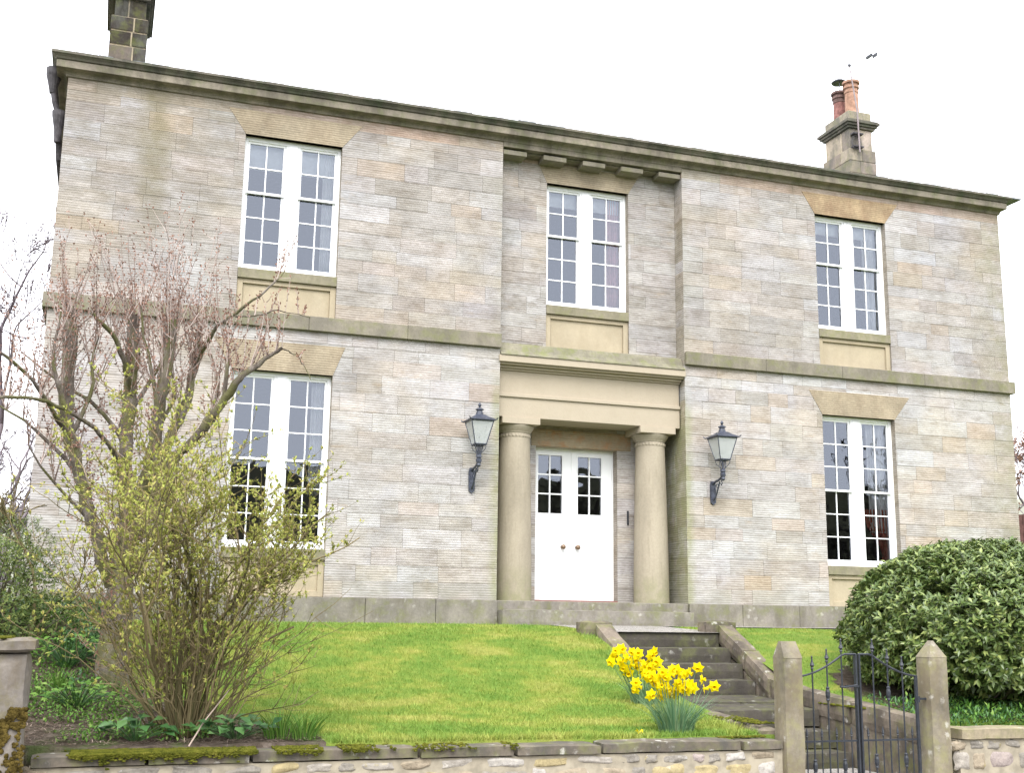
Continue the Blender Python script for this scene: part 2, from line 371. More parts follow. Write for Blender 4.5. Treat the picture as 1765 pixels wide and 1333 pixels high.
up = [z for z in CU]; lo = [z for z in CG]
for s in (-1, 1):
    a, b = (-W, -RW) if s < 0 else (RW, W)
    front(a, b, 0, up, [opening(s*XW, ZS1, ZUT)], 11+s, 0 if s < 0 else 0)
    front(a, b, 0, lo, [opening(s*XW, 0, ZLT)], 21+s, 1)
front(-RW, RW, DY, [3.9]+up, [opening(0, 3.8, ZUT)], 31)
# the band behind the string courses, and the porch walls
for s in (-1, 1): wall.box(min(s*RW, s*W), max(s*RW, s*W), .007, T, ZS0, ZS1, (.33, .3, .26, 0))
front(-RW, -.715, PY, [z for z in lo if z < 2.7]+[2.83], [], 41, 1); front(.715, RW, PY, [z for z in lo if z < 2.7]+[2.83], [], 42, 1)
wall.box(-.715, .715, PY+.007, PY+T, 2.49, 2.83, (.4, .34, .27, 0))
wall.box(-RW, RW, PY+.007, PY+T, 2.83, 3.9, (.4, .34, .27, 0))
for s in (-1, 1):      # returns of the wings into the recess
    blocks(wall, 0.0, PY, lo[:-1]+[ZS0], lambda u, z, o, s=s: (s*(RW+o), u, z), [], 51+s, 1)
    blocks(wall, 0.0, DY, up, lambda u, z, o, s=s: (s*(RW+o), u, z), [], 53+s)
    wall.box(*sorted((s*(RW+.007), s*(RW+.3))), .3, PY+.3, 0, ZC, (.33, .3, .26, 0))
    for zs, sd in ((lo, 61), (up, 71)):    # gable sides
        blocks(wall, 0, HD, zs, lambda u, z, o, s=s: (s*(W-o), u, z), [], sd+s)
    wall.box(*sorted((s*(W-.007), s*(W-T))), T, HD, 0, ZC, (.33, .3, .26, 0))
wall.box(-W, W, HD-T, HD, 0, ZC, (.33, .3, .26, 0))
part(wall, 'wall', M_WALL)

for s in (-1, 1):     # plinth
    m = MB(); xs = [RW, 2.55, 3.6, 4.75, 5.9, 7.1, W+.05]
    for i in range(6): m.box(*sorted((s*xs[i]+s*.003, s*xs[i+1]-s*.003)), -.05, T, -.6, -.002)
    m.box(*sorted((s*(W+.05), s*(W-T))), T, HD, -.6, -.002)
    part(m, 'plinth', M_PLINTH, bevel=.008)
for s in (-1, 1):     # string course
    m = MB(); xs = [RW-.001, 3.1, 4.6, 6.3, W+.07]
    for i in range(4): m.box(*sorted((s*xs[i]+s*.002, s*xs[i+1]-s*.002)), -.07, .0, ZS0, ZS1)
    m.box(*sorted((s*(W+.07), s*W)), 0, HD, ZS0, ZS1)
    part(m, 'string_course', M_STRING, bevel=.006)
def ring(prof, name, mat):
    vs = []; fs = []; k = len(prof)
    for (o_, z_) in prof:
        X = W+o_; X2 = X-.09*sm(0, .2, o_); vs += [(-X, -o_, z_), (X2, -o_, z_), (X2, HD+o_, z_), (-X, HD+o_, z_)]
    for i in range(k-1):
        for j in range(4): fs.append((i*4+j, i*4+(j+1) % 4, (i+1)*4+(j+1) % 4, (i+1)*4+j))
    mb = MB(); mb.add(vs, fs); return part(mb, name, mat)
ring([(-.3, 7.31), (.03, 7.31), (.035, 7.337), (.05, 7.36), (.075, 7.375), (.155, 7.38), (.165, 7.385), (.165, 7.485), (.15, 7.49), (.15, 7.505)], 'cornice', M_CORN)
ring([(.12, 7.5), (.175, 7.505), (.19, 7.53), (.225, 7.56), (.24, 7.565), (.24, 7.60), (.2, 7.615), (-.35, 7.63)], 'cornice_cap', M_CORNTOP)
m = MB(); m.box(-RW+.002, RW-.002, -.02, DY+.1, 7.225, 7.33); m.box(-RW+.003, RW-.003, .10, DY+.1, 7.195, 7.225)
part(m, 'soffit_band', M_CORN, bevel=.005)
for i in range(5):
    m = MB(); xc = -1.385+.6925*i; m.box(xc-.20, xc+.20, .02, DY+.02, 7.115, 7.195); part(m, 'mutule_block', M_STRING, bevel=.006)
# roof
m = MB(); z0 = 7.6; zr = 9.15; ins = .05
vs = [(-W-.1, -.1, z0), (W+.1, -.1, z0), (W+.1, HD+.1, z0), (-W-.1, HD+.1, z0), (-W+4.2, HD/2, zr), (W-4.2, HD/2, zr)]
m.add(vs, [(0, 1, 5, 4), (1, 2, 5), (2, 3, 4, 5), (3, 0, 4), (0, 3, 2, 1)]); roof = part(m, 'roof', M_LEAD)
rs = random.Random(5); m = MB()    # the ragged slate edge showing above the cornice
xx = -W-.2
while xx < W+.2: 
    wd = rs.uniform(.2, .32); m.box(xx, xx+wd-.006, -.17+rs.uniform(-.02, .02), .25, 7.612, 7.625+rs.uniform(0, .02)); xx += wd
m.build('eaves_slates', M_LEAD, roof)

# chimneys
def chimney(x0, x1, y0, y1, zb, zt, dk, seed, gp_=.004):
    rs = random.Random(seed); m = MB(); z = zb; zs = [zb]
    while zs[-1] < zt-.3: zs.append(zs[-1]+.28)
    zs[-1] = zt
    for i in range(len(zs)-1):
        off = .05 if zs[i] < zt-.62 else 0
        X0, X1, Y0, Y1 = x0-off, x1+off, y0-off, y1+off
        cut = rs.uniform(.35, .65)
        for (a, b) in ((0, cut), (cut, 1)):
            nyk = [0, rs.uniform(.3, .6), 1]
            for q in (0, 1):
                k = rs.choice(dk); cc = (k, k*rs.uniform(.93, 1), k*rs.uniform(.85, 1), 1)
                m.box(X0+(X1-X0)*a+gp_, X0+(X1-X0)*b-gp_, Y0+(Y1-Y0)*nyk[q]+gp_, Y0+(Y1-Y0)*nyk[q+1]-gp_, zs[i]+gp_, zs[i+1]-gp_, cc)
        m.box(X0+.012+gp_, X1-.012-gp_, Y0+.012+gp_, Y1-.012-gp_, zs[i]+.001, zs[i+1]-.001, (.9, .85, .75, 1))
    m.box(x0+.03, x1-.03, y0+.03, y1-.03, zb, zt, (.9, .85, .75, 1))
    ch = m.build('chimney', M_CHIM, roof, bevel=.008)
    m = MB()
    for (o_, a, b) in ((.05, 0, .05), (.09, .05, .10), (.13, .10, .16), (.10, .16, .19)): m.box(x0-o_, x1+o_, y0-o_, y1+o_, zt+a, zt+b)
    m.build('chimney_cornice', M_CORNTOP, roof, bevel=.006)
    m = MB(); m.box(x0-.0, x1+.0, y0-.0, y1+.0, zt+.19, zt+.42, (.8, .8, .75, 1)); m.build('chimney_crown', M_CHIM, roof, bevel=.02)
    return zt+.42
def pot(x, y, z, h, r, mat):
    m = MB(); m.lathe([(r*1.12, 0), (r*1.1, .05), (r*1.0, .08), (r*.95, h*.6), (r*.93, h*.62)], (x, y, z), 20)
    p = m.build('chimney_pot', mat, roof, smooth=False)
    m = MB()
    for k, a in enumerate((.60, .72, .85)):
        rr = r*(1.0+.1*k if k else .98)
        m.lathe([(r*.9, h*a), (rr*1.05, h*a+.01), (rr*1.05, h*a+.06), (r*.9, h*a+.08)], (x, y, z), 20)
    m.lathe([(r*.95, h*.6), (r*.98, h*.93), (r*.8, h*.93), (r*.8, h*.6)], (x, y, z), 20)
    m.build('chimney_pot_rim', M_POT_D if mat is M_POT_R else mat, roof)
zt = chimney(7.48, 8.06, 3.45, 4.36, 8.2, 10.36, (.75, .85, 1, 1.1, .6), 3)
pot(7.77, 3.72, zt, .88, .15, M_POT_O); pot(7.77, 4.16, zt, .80, .15, M_POT_R)
m = MB(); cx, cy = 7.77, 4.16
m.lathe([(.16, .98), (.175, 1.0), (.1, 1.06), (.02, 1.09)], (cx, cy, zt), 20)
for k in range(3): m.tube([(cx+.1*math.cos(k*2.1), cy+.1*math.sin(k*2.1), zt+.7), (cx+.1*math.cos(k*2.1), cy+.1*math.sin(k*2.1), zt+1.0)], .008)
m.build('chimney_cowl', M_IRON, roof)
zt2 = chimney(-7.76, -7.20, 3.5, 4.95, 8.2, 10.52, (.10, .13, .17, .3, .08), 9, .014)
for k in range(3): pot(-7.48, 3.78+.46*k, zt2, .85, .15, M_POT_O)
# aerial fixed to the right chimney
ae = empty('television_aerial', (7.55, 3.38, 9.75), 0, 'thin rusty television aerial on a mast strapped to the right-hand chimney', 'aerial')
def L0(p): return (p[0]-7.55, p[1]-3.38, p[2]-9.75)
m = MB(); tp_ = at(1464, 112, 3.3); m.tube([L0((7.62, 3.3, 9.75)), L0((7.60, 3.3, 10.7)), L0(tp_)], [.018, .017, .013], 8); m.build('mast', M_ALU, ae)
m = MB(); a_, b_ = Vector(L0(at(1440, 108, 3.1))), Vector(L0(at(1508, 95, 3.4))); m.tube([a_, b_], .006, 5)
dv = (b_-a_); pr = Vector((-dv.y, dv.x, 0)).normalized()
for k in range(9):
    q = a_+dv*(k/8.); m.tube([q-pr*.09, q+pr*.09], .0035, 4)
q = a_+dv*.85; m.box(q.x-.02, q.x+.02, q.y-.1, q.y+.1, q.z-.03, q.z+.03); q = b_; m.box(q.x-.01, q.x+.01, q.y-.08, q.y+.08, q.z-.04, q.z+.04)
q = Vector(L0(tp_)); m.box(q.x-.03, q.x+.03, q.y-.02, q.y+.02, q.z-.03, q.z+.02); m.build('antenna_array', M_IRON, ae)
m = MB()
for k in range(4):
    c0 = Vector(L0((7.56, 3.40, 9.98))); rr = .07+.02*k
    m.tube([c0+Vector((rr*math.cos(a), -.05-.008*k, rr*1.25*math.sin(a))) for a in np.linspace(0, 6.28, 18)], .005, 4)
m.box(-.05, .2, -.06, 0.06, .14, .17); m.box(-.05, .2, -.06, 0.06, .44, .47); m.build('bracket', M_PIPE, ae)

# windows
def window(xc, yf, z0, z1, rows_u, rows_l, curt):
    yb = yf+.11; m = MB(); x0, x1 = xc-WW, xc+WW
    J, H, B, MU = .052, .06, .075, .105
    m.box(x0, x0+J, yb, yb+.14, z0, z1); m.box(x1-J, x1, yb, yb+.14, z0, z1)
    m.box(x0+J, x1-J, yb, yb+.14, z1-H, z1); m.box(x0+J, x1-J, yb-.03, yb+.14, z0, z0+B*.6)
    m.box(xc-MU, xc+MU, yb+.0, yb+.14, z0+B*.6, z1-H); m.box(xc-MU*.62, xc+MU*.62, yb-.014, yb, z0+B*.6, z1-H)
    fr_ = part(m, 'window', M_WHITE, bevel=.004)
    zb, ztp = z0+B*.6, z1-H; pane = (ztp-zb-.16)/(rows_u+rows_l); zm = zb+.075+rows_l*pane+.015
    for (a, b) in ((x0+J, xc-MU), (xc+MU, x1-J)):
        for (u, v, nr, dy) in ((zm-.02, ztp, rows_u, .025), (zb, zm+.02, rows_l, .065)):
            m = MB(); y0, y1 = yb+dy, yb+dy+.036; S = .036; top = S*.9; bot = .065 if dy > .05 else .035
            if dy > .05: top = .035
            m.box(a, a+S, y0, y1, u, v); m.box(b-S, b, y0, y1, u, v); m.box(a+S, b-S, y0, y1, u, u+bot); m.box(a+S, b-S, y0, y1, v-top, v)
            cxm = (a+b)/2; m.box(cxm-.009, cxm+.009, y0+.004, y1-.004, u+bot, v-top)
            for k in range(1, nr):
                zz = u+bot+(v-top-u-bot)*k/nr; m.box(a+S, cxm-.009, y0+.006, y1-.006, zz-.009, zz+.009); m.box(cxm+.009, b-S, y0+.006, y1-.006, zz-.009, zz+.009)
            sash = m.build('sash', M_WHITE, fr_)
            g = MB(); yy = (y0+y1)/2; g.add([(a+.01, yy, u+.01), (b-.01, yy, u+.01), (b-.01, yy, v-.01), (a+.01, yy, v-.01)], [(0, 1, 2, 3)]); g.build('pane', M_GLASS, fr_)
    for (kind, a, b, u, v, mat) in curt:
        yc = yb+.165; m = MB()
        if kind == 'blind': m.box(xc+a, xc+b, yc-.01, yc+.01, u, v)
        else:
            nn = 60; vs = []; rsx = random.Random(int(xc*100)); ph = rsx.uniform(0, 6)
            for k in range(nn+1):
                tt = k/nn
                for lv in range(7):
                    l = lv/6; zz = u+(v-u)*l
                    aa = a; bb = b
                    if kind == 'tied': pinch = .45*math.exp(-((l-.32)/.25)**2)+.22*(1-l)*(l < .32); aa = a+(b-a)*min(.8, pinch+ .5*(1-l)*.6)
                    X = xc+aa+(bb-aa)*tt; Y = yc+.025*math.sin(tt*38+ph+l)+.01*math.sin(tt*91)
                    vs.append((X, Y, zz))
            fs = [(k*7+l, (k+1)*7+l, (k+1)*7+l+1, k*7+l+1) for k in range(nn) for l in range(6)]
            m.add(vs, fs)
        c_ = m.build('blind' if kind == 'blind' else 'curtain', mat, fr_, smooth=(kind != 'blind'))
        if kind != 'blind': sd = c_.modifiers.new('solid', 'SOLIDIFY'); sd.thickness = .006
    return fr_
cw = ('curt', .30, .68, ZUB+.05, ZUT-.05, M_CURT_W)
window(-XW, 0, ZUB, ZUT, 2, 3, [('blind', -.66, .66, 6.38, ZUT-.05, M_BLIND), ('curt', .5, .68, ZUB+.05, ZUT-.05, M_CURT_W)])
window(XW, 0, ZUB, ZUT, 2, 3, [('curt', .42, .68, ZUB+.05, ZUT-.05, M_CURT_W), ('blind', -.66, .66, 6.55, ZUT-.05, M_BLIND)])
window(0, DY, ZUB, ZUT, 2, 3, [('curt', .43, .68, ZUB+.05, ZUT-.05, M_CURT_P), ('blind', -.66, .66, 6.52, ZUT-.05, M_BLIND)])
window(-XW, 0, ZLB, ZLT, 3, 3, [('curt', .48, .68, ZLB+.8, ZLT-.05, M_CURT_W)])
window(XW, 0, ZLB, ZLT, 3, 3, [('curt', .32, .68, ZLB+.6, ZLT-.05, M_CURT_W), ('tied', .2, .68, ZLB+.05, ZLB+1.0, M_CURT_R)])
# lintels, sills, aprons
for (xc, yf, zz, hgt, mat, s0, s1) in ((-XW, 0, ZUT, .385, M_LINTEL, .27, .3), (XW, 0, ZUT, .385, M_LINTEL2, .25, .29), (0, DY, ZUT, .33, M_LINTEL, .16, .2), (-XW, 0, ZLT, .44, M_LINTEL, .28, .17), (XW, 0, ZLT, .41, M_LINTEL, .25, .33)):
    m = MB(); m.prism([(xc-WW, zz), (xc+WW, zz), (xc+WW+s1, zz+hgt), (xc-WW-s0, zz+hgt)], lambda a, b, k, yf=yf: (a, yf-.006 if k == 0 else yf+.09, b))
    part(m, 'lintel', mat)
for (xc, yf, zt_, zb_) in ((-XW, 0, ZUB, ZS1), (XW, 0, ZUB, ZS1), (0, DY, ZUB, 4.03), (-XW, 0, ZLB, 0), (XW, 0, ZLB, 0)):
    m = MB(); m.box(xc-WW+.002, xc+WW-.002, yf-.012, yf+.3, zt_-.15, zt_-.001); part(m, 'window_sill', M_SILL, bevel=.006)
    m = MB(); a, b, c_, d = xc-WW+.002, xc+WW-.002, zb_, zt_-.152; F = .085
    m.box(a, a+F, yf+.03, yf+.2, c_, d); m.box(b-F, b, yf+.03, yf+.2, c_, d); m.box(a+F, b-F, yf+.03, yf+.2, d-F*.8, d); 
    if zb_ < 1: m.box(a+F, b-F, yf+.03, yf+.2, c_, c_+F)
    m.box(a+F, b-F, yf+.065, yf+.2, c_, d-F*.8); part(m, 'apron_panel', M_APRON, bevel=.005)
# interiors
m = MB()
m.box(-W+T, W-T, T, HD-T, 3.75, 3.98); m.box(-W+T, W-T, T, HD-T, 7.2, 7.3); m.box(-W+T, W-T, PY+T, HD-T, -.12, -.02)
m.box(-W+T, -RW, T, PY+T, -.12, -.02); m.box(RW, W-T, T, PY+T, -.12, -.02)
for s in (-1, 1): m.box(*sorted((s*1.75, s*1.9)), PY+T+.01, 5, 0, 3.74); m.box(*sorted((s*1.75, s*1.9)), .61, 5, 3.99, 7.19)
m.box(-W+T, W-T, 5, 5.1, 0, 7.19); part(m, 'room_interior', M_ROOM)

# porch: entablature
m = MB(); a, b = -RW+.003, RW-.003
m.box(a, b-.02, .155, PY, 2.83, 3.145); m.box(a, b-.02, .17, PY, 3.20, 3.57)
m.box(a, b-.02, .125, PY, 3.145, 3.20); m.box(a, b-.015, .135, PY, 3.57, 3.60); m.box(a, b-.01, .09, PY, 3.60, 3.64)
m.box(a, b, .02, PY, 3.64, 3.67); m.box(a-.02, b+.01, -.03, PY, 3.67, 3.775)
part(m, 'entablature', M_BUFF, bevel=.006)
m = MB(); m.prism([(-.05, 3.777), (.5, 3.777), (.5, 4.03), (DY-.01, 4.03), (.10, 4.0), (.04, 3.87), (-.04, 3.80)], lambda p, q, k: ((a, b)[k], p, q)); part(m, 'porch_ledge', M_LEDGE, bevel=.01)
# columns
for s in (-1, 1):
    xc, yc = 1.18*s-.01, .44; m = MB()
    prof = [(.288-.05*(i/12.)**1.5, .0+2.58*i/12.) for i in range(13)]
    prof += [(.238, 2.585), (.238, 2.60), (.25, 2.61), (.25, 2.62), (.258, 2.63), (.275, 2.655), (.296, 2.685), (.306, 2.71), (.30, 2.725)]
    m.lathe(prof, (xc, yc, 0), 48)
    cl = part(m, 'column', M_COLUMN, smooth=True); cl.modifiers.new('es', 'EDGE_SPLIT').split_angle = R_(28)
    m = MB(); m.box(xc-.315, xc+.315, yc-.315, yc+.30, 2.726, 2.829); m.build('abacus', M_BUFF, cl, bevel=.004)
    m = MB(); vs = []; N_ = 112
    for zz, e_ in ((2.535, 0), (2.545, 1), (2.575, 1), (2.588, 0)):
        for k in range(N_):
            r_ = .243+.011*e_*(.5+.5*math.cos(k*28*2*math.pi/N_)); vs.append((xc+r_*math.cos(k*2*math.pi/N_), yc+r_*math.sin(k*2*math.pi/N_), zz))
    m.add(vs, [(i*N_+k, i*N_+(k+1) % N_, (i+1)*N_+(k+1) % N_, (i+1)*N_+k) for i in range(3) for k in range(N_)])
    m.build('necking', M_COLUMN, cl)
# door lintel, doors
m = MB(); m.box(-.80, .96, PY-.012, PY+.2, 2.492, 2.77); part(m, 'door_lintel', smooth_stone('rusty_lintel_stone', (.36, .30, .215), .15, dark=.3, groove=.15, algae=.55, acol=(.42, .19, .08), asc=6, stain=(.2, .16, .1)), bevel=.006)
m = MB(); m.box(-.715, -.69, DOORY-.02, DOORY+.1, .03, 2.49); m.box(.69, .715, DOORY-.02, DOORY+.1, .03, 2.49); m.box(-.69, .69, DOORY-.02, DOORY+.1, 2.45, 2.49); part(m, 'door_frame', M_WHITE, bevel=.003)
for s in (-1, 1):
    a, b = (-.688, -.006) if s < 0 else (.0, .688); z0, z1 = .035, 2.448
    g0, g1 = (a+.075, a+.075+.42) if s < 0 else (.085, .505); h0, h1 = 1.425, 2.375
    m = MB(); y0, y1 = DOORY, DOORY+.05
    for (p, q, u, v) in sub_rects([(a, b, z0, z1)], [(g0, g1, h0, h1)]): m.box(p, q, y0, y1, u, v)
    if s > 0: m.box(-.03, .006, y0-.012, y0, z0, z1)     # cover bead at the meeting edge
    mid = (g0+g1)/2; m.box(mid-.011, mid+.011, y0+.006, y1, h0, h1)
    for k in (1, 2):
        zz = h0+(h1-h0)*k/3; m.box(g0, mid-.011, y0+.008, y1, zz-.011, zz+.011); m.box(mid+.011, g1, y0+.008, y1, zz-.011, zz+.011)
    for (p, q, u, v) in ((g0-.022, g0, h0-.022, h1+.022), (g1, g1+.022, h0-.022, h1+.022), (g0, g1, h0-.022, h0), (g0, g1, h1, h1+.022)): m.box(p, q, y0-.008, y0, u, v)
    d = part(m, 'door', M_WHITE)
    g = MB(); g.add([(g0, y0+.025, h0), (g1, y0+.025, h0), (g1, y0+.025, h1), (g0, y0+.025, h1)], [(0, 1, 2, 3)]); g.build('pane', M_GLASS, d)
    k = MB(); kx = -.185 if s < 0 else .07
    k.lathe([(.028, 0), (.03, .006), (.014, .012), (.013, .03), (.03, .042), (.04, .06), (.038, .075), (.024, .088), (.004, .092)], (kx, y0, .885), 20, Matrix.Rotation(R_(90), 3, 'X'))
    k.build('door_knob', M_BRONZE, d, smooth=True)
m = MB(); m.box(-.715, .715, DOORY-.18, DOORY+.1, .0, .032); part(m, 'threshold', plain('red_tile_threshold', (.25, .12, .1), .8))
m = MB(); m.box(.885, .915, PY-.02, PY, 1.27, 1.50); m.box(.893, .907, PY-.035, PY-.02, 1.3, 1.47); part(m, 'bell_pull', M_IRON, bevel=.003)
m = MB(); m.box(-RW+.002, RW-.002, -.012, PY+.3, -.5, -.001); part(m, 'porch_floor', M_PLINTH, bevel=.012)
m = MB(); m.rough(-RW+.004, RW-.03, -.27, -.012, -.5, -.13, .006, .15); part(m, 'porch_step', M_PLINTH, smooth=False)
# gutter and downpipes at the two ends
m = MB(); gx = -W-.02
m.tube([(-W-.2, .25, 7.46), (-W-.2, HD, 7.46)], .055, 10)
m.lathe([(.045, 7.14), (.06, 7.22), (.11, 7.42), (.115, 7.52)], (-W-.21, .27, 0), 14)
m.tube([(-W-.21, .27, 7.2), (-W-.17, .27, 7.0), (-W-.10, .27, 6.80)], .038, 10); m.lathe([(.045, 6.4), (.06, 6.6), (.10, 6.8), (.105, 6.87)], (-W-.09, .27, 0), 14)
m.tube([(-W-.09, .27, 6.6), (-W-.05, .4, 6.2), (-W+.0, .9, 5.9), (-W+.0, .9, 0)], .045, 10); gx = -W-.05
for zz in (5.55, 5.3, 4.3, 2.6, .9): m.lathe([(.056, zz), (.062, zz+.01), (.062, zz+.08), (.056, zz+.09)], (gx+.05, .9, 0), 12)
part(m, 'downpipe', M_PIPE)
m = MB(); m.tube([(W+.12, .5, 6.6), (W+.12, .5, 0)], .04, 10); m.lathe([(.045, 6.3), (.09, 6.5), (.1, 6.56)], (W+.12, .5, 0), 12); m.tube([(W+.12, .5, 6.5), (W+.1, .5, 7.2)], .035, 8); part(m, 'downpipe', M_PIPE)

# =================================================================== WALL LANTERNS
def lantern(x, lz, label):
    e = empty('wall_lantern', (x, 0, 1.6), 0, label, 'lantern', 'lanterns either side of the porch')
    Y = -.36
    m = MB(); m.prism([(-.045, .02), (0, -.02), (.045, .02), (.05, .3), (.03, .37), (-.03, .37), (-.05, .3)], lambda a, b, k: (a, -.03*k-.001, b))
    m.tube([(0, -.03, .33), (0, -.12, .355), (0, -.22, .37), (0, -.31, .40)], [.022, .018, .018, .022], 8)
    m.tube([(0, -.03, .06), (0, -.10, .10), (0, -.17, .2), (0, -.25, .34)], [.02, .014, .012, .014], 8)
    m.tube([(0, -.17+.045*math.cos(t)*(1-t/9), .27+.045*math.sin(t)*(1-t/9)) for t in np.linspace(0, 6, 16)], .008, 6)
    m.tube([(0, -.09+.03*math.cos(t)*(1-t/9), .22+.04*math.sin(t)*(1-t/9)) for t in np.linspace(0, 6, 14)], .008, 6)
    m.tube([(0, -.3, .36), (0, -.33, .31), (0, -.30, .28), (0, -.275, .30)], .009, 6)
    m.box(-.03, .03, -.035, -.03, 0.03, .1); m.build('bracket', M_LAMPIRON, e, smooth=False)
    m = MB(); m.lathe([(.012, .34), (.035, .37), (.028, .40), (.04, .415), (.045, .46), (.03, .475), (.045, .49), (.042, .52), (.015, .54), (.012, .66)], (0, Y, 0), 14)
    for k in range(4):
        a = math.pi/4+k*math.pi/2
        m.tube([(r*math.cos(a), Y+r*math.sin(a), z) for r, z in ((.02, .53), (.06, .57), (.105, .61), (.12, .65), (.10, .675), (.085, .68))], .006, 5)
        m.tube([(r*math.cos(a), Y+r*math.sin(a), z) for r, z in ((.03, .52), (.045, .58), (.05, .63), (.04, .68))], .007, 5)
    m.build('stem', M_LAMPIRON, e)
    zb, zt = .68, 1.03; hb, ht = .088, .172
    m = MB()
    for sx, sy in ((1, 1), (1, -1), (-1, 1), (-1, -1)): m.tube([(sx*hb, Y+sy*hb, zb), (sx*ht, Y+sy*ht, zt)], .0095, 4)
    for h, z, r in ((hb, zb, .014), (ht, zt, .014)):
        for (p, q) in (((-h, -h), (h, -h)), ((h, -h), (h, h)), ((h, h), (-h, h)), ((-h, h), (-h, -h))): m.tube([(p[0], Y+p[1], z), (q[0], Y+q[1], z)], r, 4)
    m.build('lantern_frame', M_LAMPIRON, e)
    m = MB(); c4 = [(-1, -1), (1, -1), (1, 1), (-1, 1)]
    for i in range(4):
        (a, b), (c_, d) = c4[i], c4[(i+1) % 4]
        m.add([(a*hb, Y+b*hb, zb), (c_*hb, Y+d*hb, zb), (c_*ht, Y+d*ht, zt), (a*ht, Y+b*ht, zt)], [(0, 1, 2, 3)])
    gl = m.build('glass', M_LAMPGLASS, e); sd = gl.modifiers.new('s', 'SOLIDIFY'); sd.thickness = .003
    m = MB(); rt = .195
    lv = [(rt, zt+.005), (rt, zt+.02), (.115, zt+.065), (.065, zt+.10)]
    vs = [(a*r, Y+b*r, z) for r, z in lv for a, b in c4]; fs = [(i*4+j, i*4+(j+1) % 4, i*4+4+(j+1) % 4, i*4+4+j) for i in range(3) for j in range(4)]+[(3, 2, 1, 0), (12, 13, 14, 15)]
    m.add(vs, fs)
    for a, b in c4: m.tube([(a*rt*.96, Y+b*rt*.96, zt+.01), (a*rt*1.1, Y+b*rt*1.1, zt+.02), (a*rt*1.13, Y+b*rt*1.13, zt+.045)], [.012, .009, .006], 5)
    m.lathe([(.062, zt+.09), (.055, zt+.13), (.045, zt+.15), (.042, zt+.165), (.062, zt+.175), (.062, zt+.19), (.03, zt+.205), (.012, zt+.215), (.012, zt+.225), (.024, zt+.24), (.026, zt+.255), (.016, zt+.275), (.003, zt+.29)], (0, Y, 0), 16)
    m.build('lantern_roof', M_LAMPIRON, e)
    m = MB(); m.lathe([(.01, zb), (.01, zb+.1), (.018, zb+.1), (.018, zb+.15), (.012, zb+.18)], (0, Y, 0), 10); m.build('burner', M_IRON, e)
    return e
l1 = lantern(-2.03, 0, 'black glazed lantern on an iron bracket, on the wall left of the porch')
l2 = lantern(2.07, 0, 'black glazed lantern on an iron bracket, on the wall right of the porch')

# =================================================================== TERRAIN
def prof(y):
    P = [(-7, -1.40), (-6.4, -1.36), (-5.4, -1.27), (-4.6, -1.16), (-3.9, -1.0), (-3.2, -.76), (-2.6, -.55), (-2.0, -.43), (-1.2, -.385), (0, -.365), (200, -.36)]
    for (a, p), (b, q) in zip(P, P[1:]):
        if y <= b: t = (y-a)/(b-a); return p+(q-p)*max(0, t)
    return -.36
def gz(x, y):
    if y < -6.505: return -1.75
    z = (prof(y-.12)+2*prof(y)+prof(y+.12))/4
    z += .02*mnoise.noise(Vector((x*.6, y*.6, 0)))*sm(-.2, -1.2, y)
    if x < -6.6: z += .06*sm(-6.6, -7.6, x)*sm(1, -2, y)*sm(-6.3, -5.2, y)
    return z
def bed(x, y):   # True where the ground is flower bed
    bx = -5.25+(-6.9+5.25)*sm(-6.4, -3.6, y)+.12*mnoise.noise(Vector((0, y*1.5, 3)))
    return x < bx or (x > 1.6 and (x-3.2)**2/3.4+(y+4.6)**2/2.2 < 1)
def grid(xs, ys, keep, name, mat, fz, smooth=True):
    idx = {}; vs = []; fs = []
    def v(i, j):
        if (i, j) not in idx: idx[(i, j)] = len(vs); vs.append((xs[i], ys[j], fz(xs[i], ys[j])))
        return idx[(i, j)]
    for i in range(len(xs)-1):
        for j in range(len(ys)-1):
            if keep((xs[i]+xs[i+1])/2, (ys[j]+ys[j+1])/2): fs.append((v(i, j), v(i+1, j), v(i+1, j+1), v(i, j+1)))
    return mesh_np(name, vs, fs, mat, None, smooth)
def ar(*seg):
    o = []
    for a, b, s in seg: o += list(np.arange(a, b-1e-6, s))
    return o+[seg[-1][1]]
n = NB('mossy_lawn_turf', .9, .1)
def turf(n):
    a = n.noise(1.3, 5, .62, (1, 1.6, 1)); b = n.noise(5.5, 5, .65, (1, 1.5, 1)); c = n.cr(a, [(.38, (.12, .225, .032)), (.49, (.175, .27, .045)), (.56, (.275, .31, .055)), (.66, (.42, .38, .11))])
    c = n.mix(.38, c, n.cr(b, [(.3, (.09, .19, .03)), (.5, (.175, .265, .045)), (.7, (.35, .33, .08))]))
    return c
n.col(n.mix(.3, turf(n), n.cr(n.noise(90, 4), [(.3, (.05, .1, .01)), (.7, (.26, .28, .07))]))); n.bump(n.noise(120, 4), .02, 1); M_TURF = n.m
n = NB('grass_blade', .6, .25); c = n.mix(n.rnd(), (.72, .8, .6), (1.25, 1.25, 1.35)); n.col(n.mix(1., turf(n), c, 'MULTIPLY')); M_BLADE = n.m
n = NB('bed_soil', .95, .1); c = n.cr(n.noise(9, 8, .75), [(.3, (.045, .034, .024)), (.5, (.10, .078, .06)), (.7, (.2, .165, .135))])
c = n.mix(n.ramp(n.noise(2.5, 5), .5, .65, 0, .7), c, (.07, .11, .025)); n.col(c); n.bump(n.noise(45, 6, .7), .03, 1); M_SOIL = n.m
n = NB('gravel_path', .95, .1); c = n.cr(n.voro(55, out='Color'), [(.2, (.18, .165, .15)), (.8, (.44, .42, .39))]); n.col(n.mix(n.ramp(n.noise(3, 4), .5, .7, 0, .5), c, (.2, .2, .12))); n.bump(n.voro(55), .012, 1); M_GRAVEL = n.m
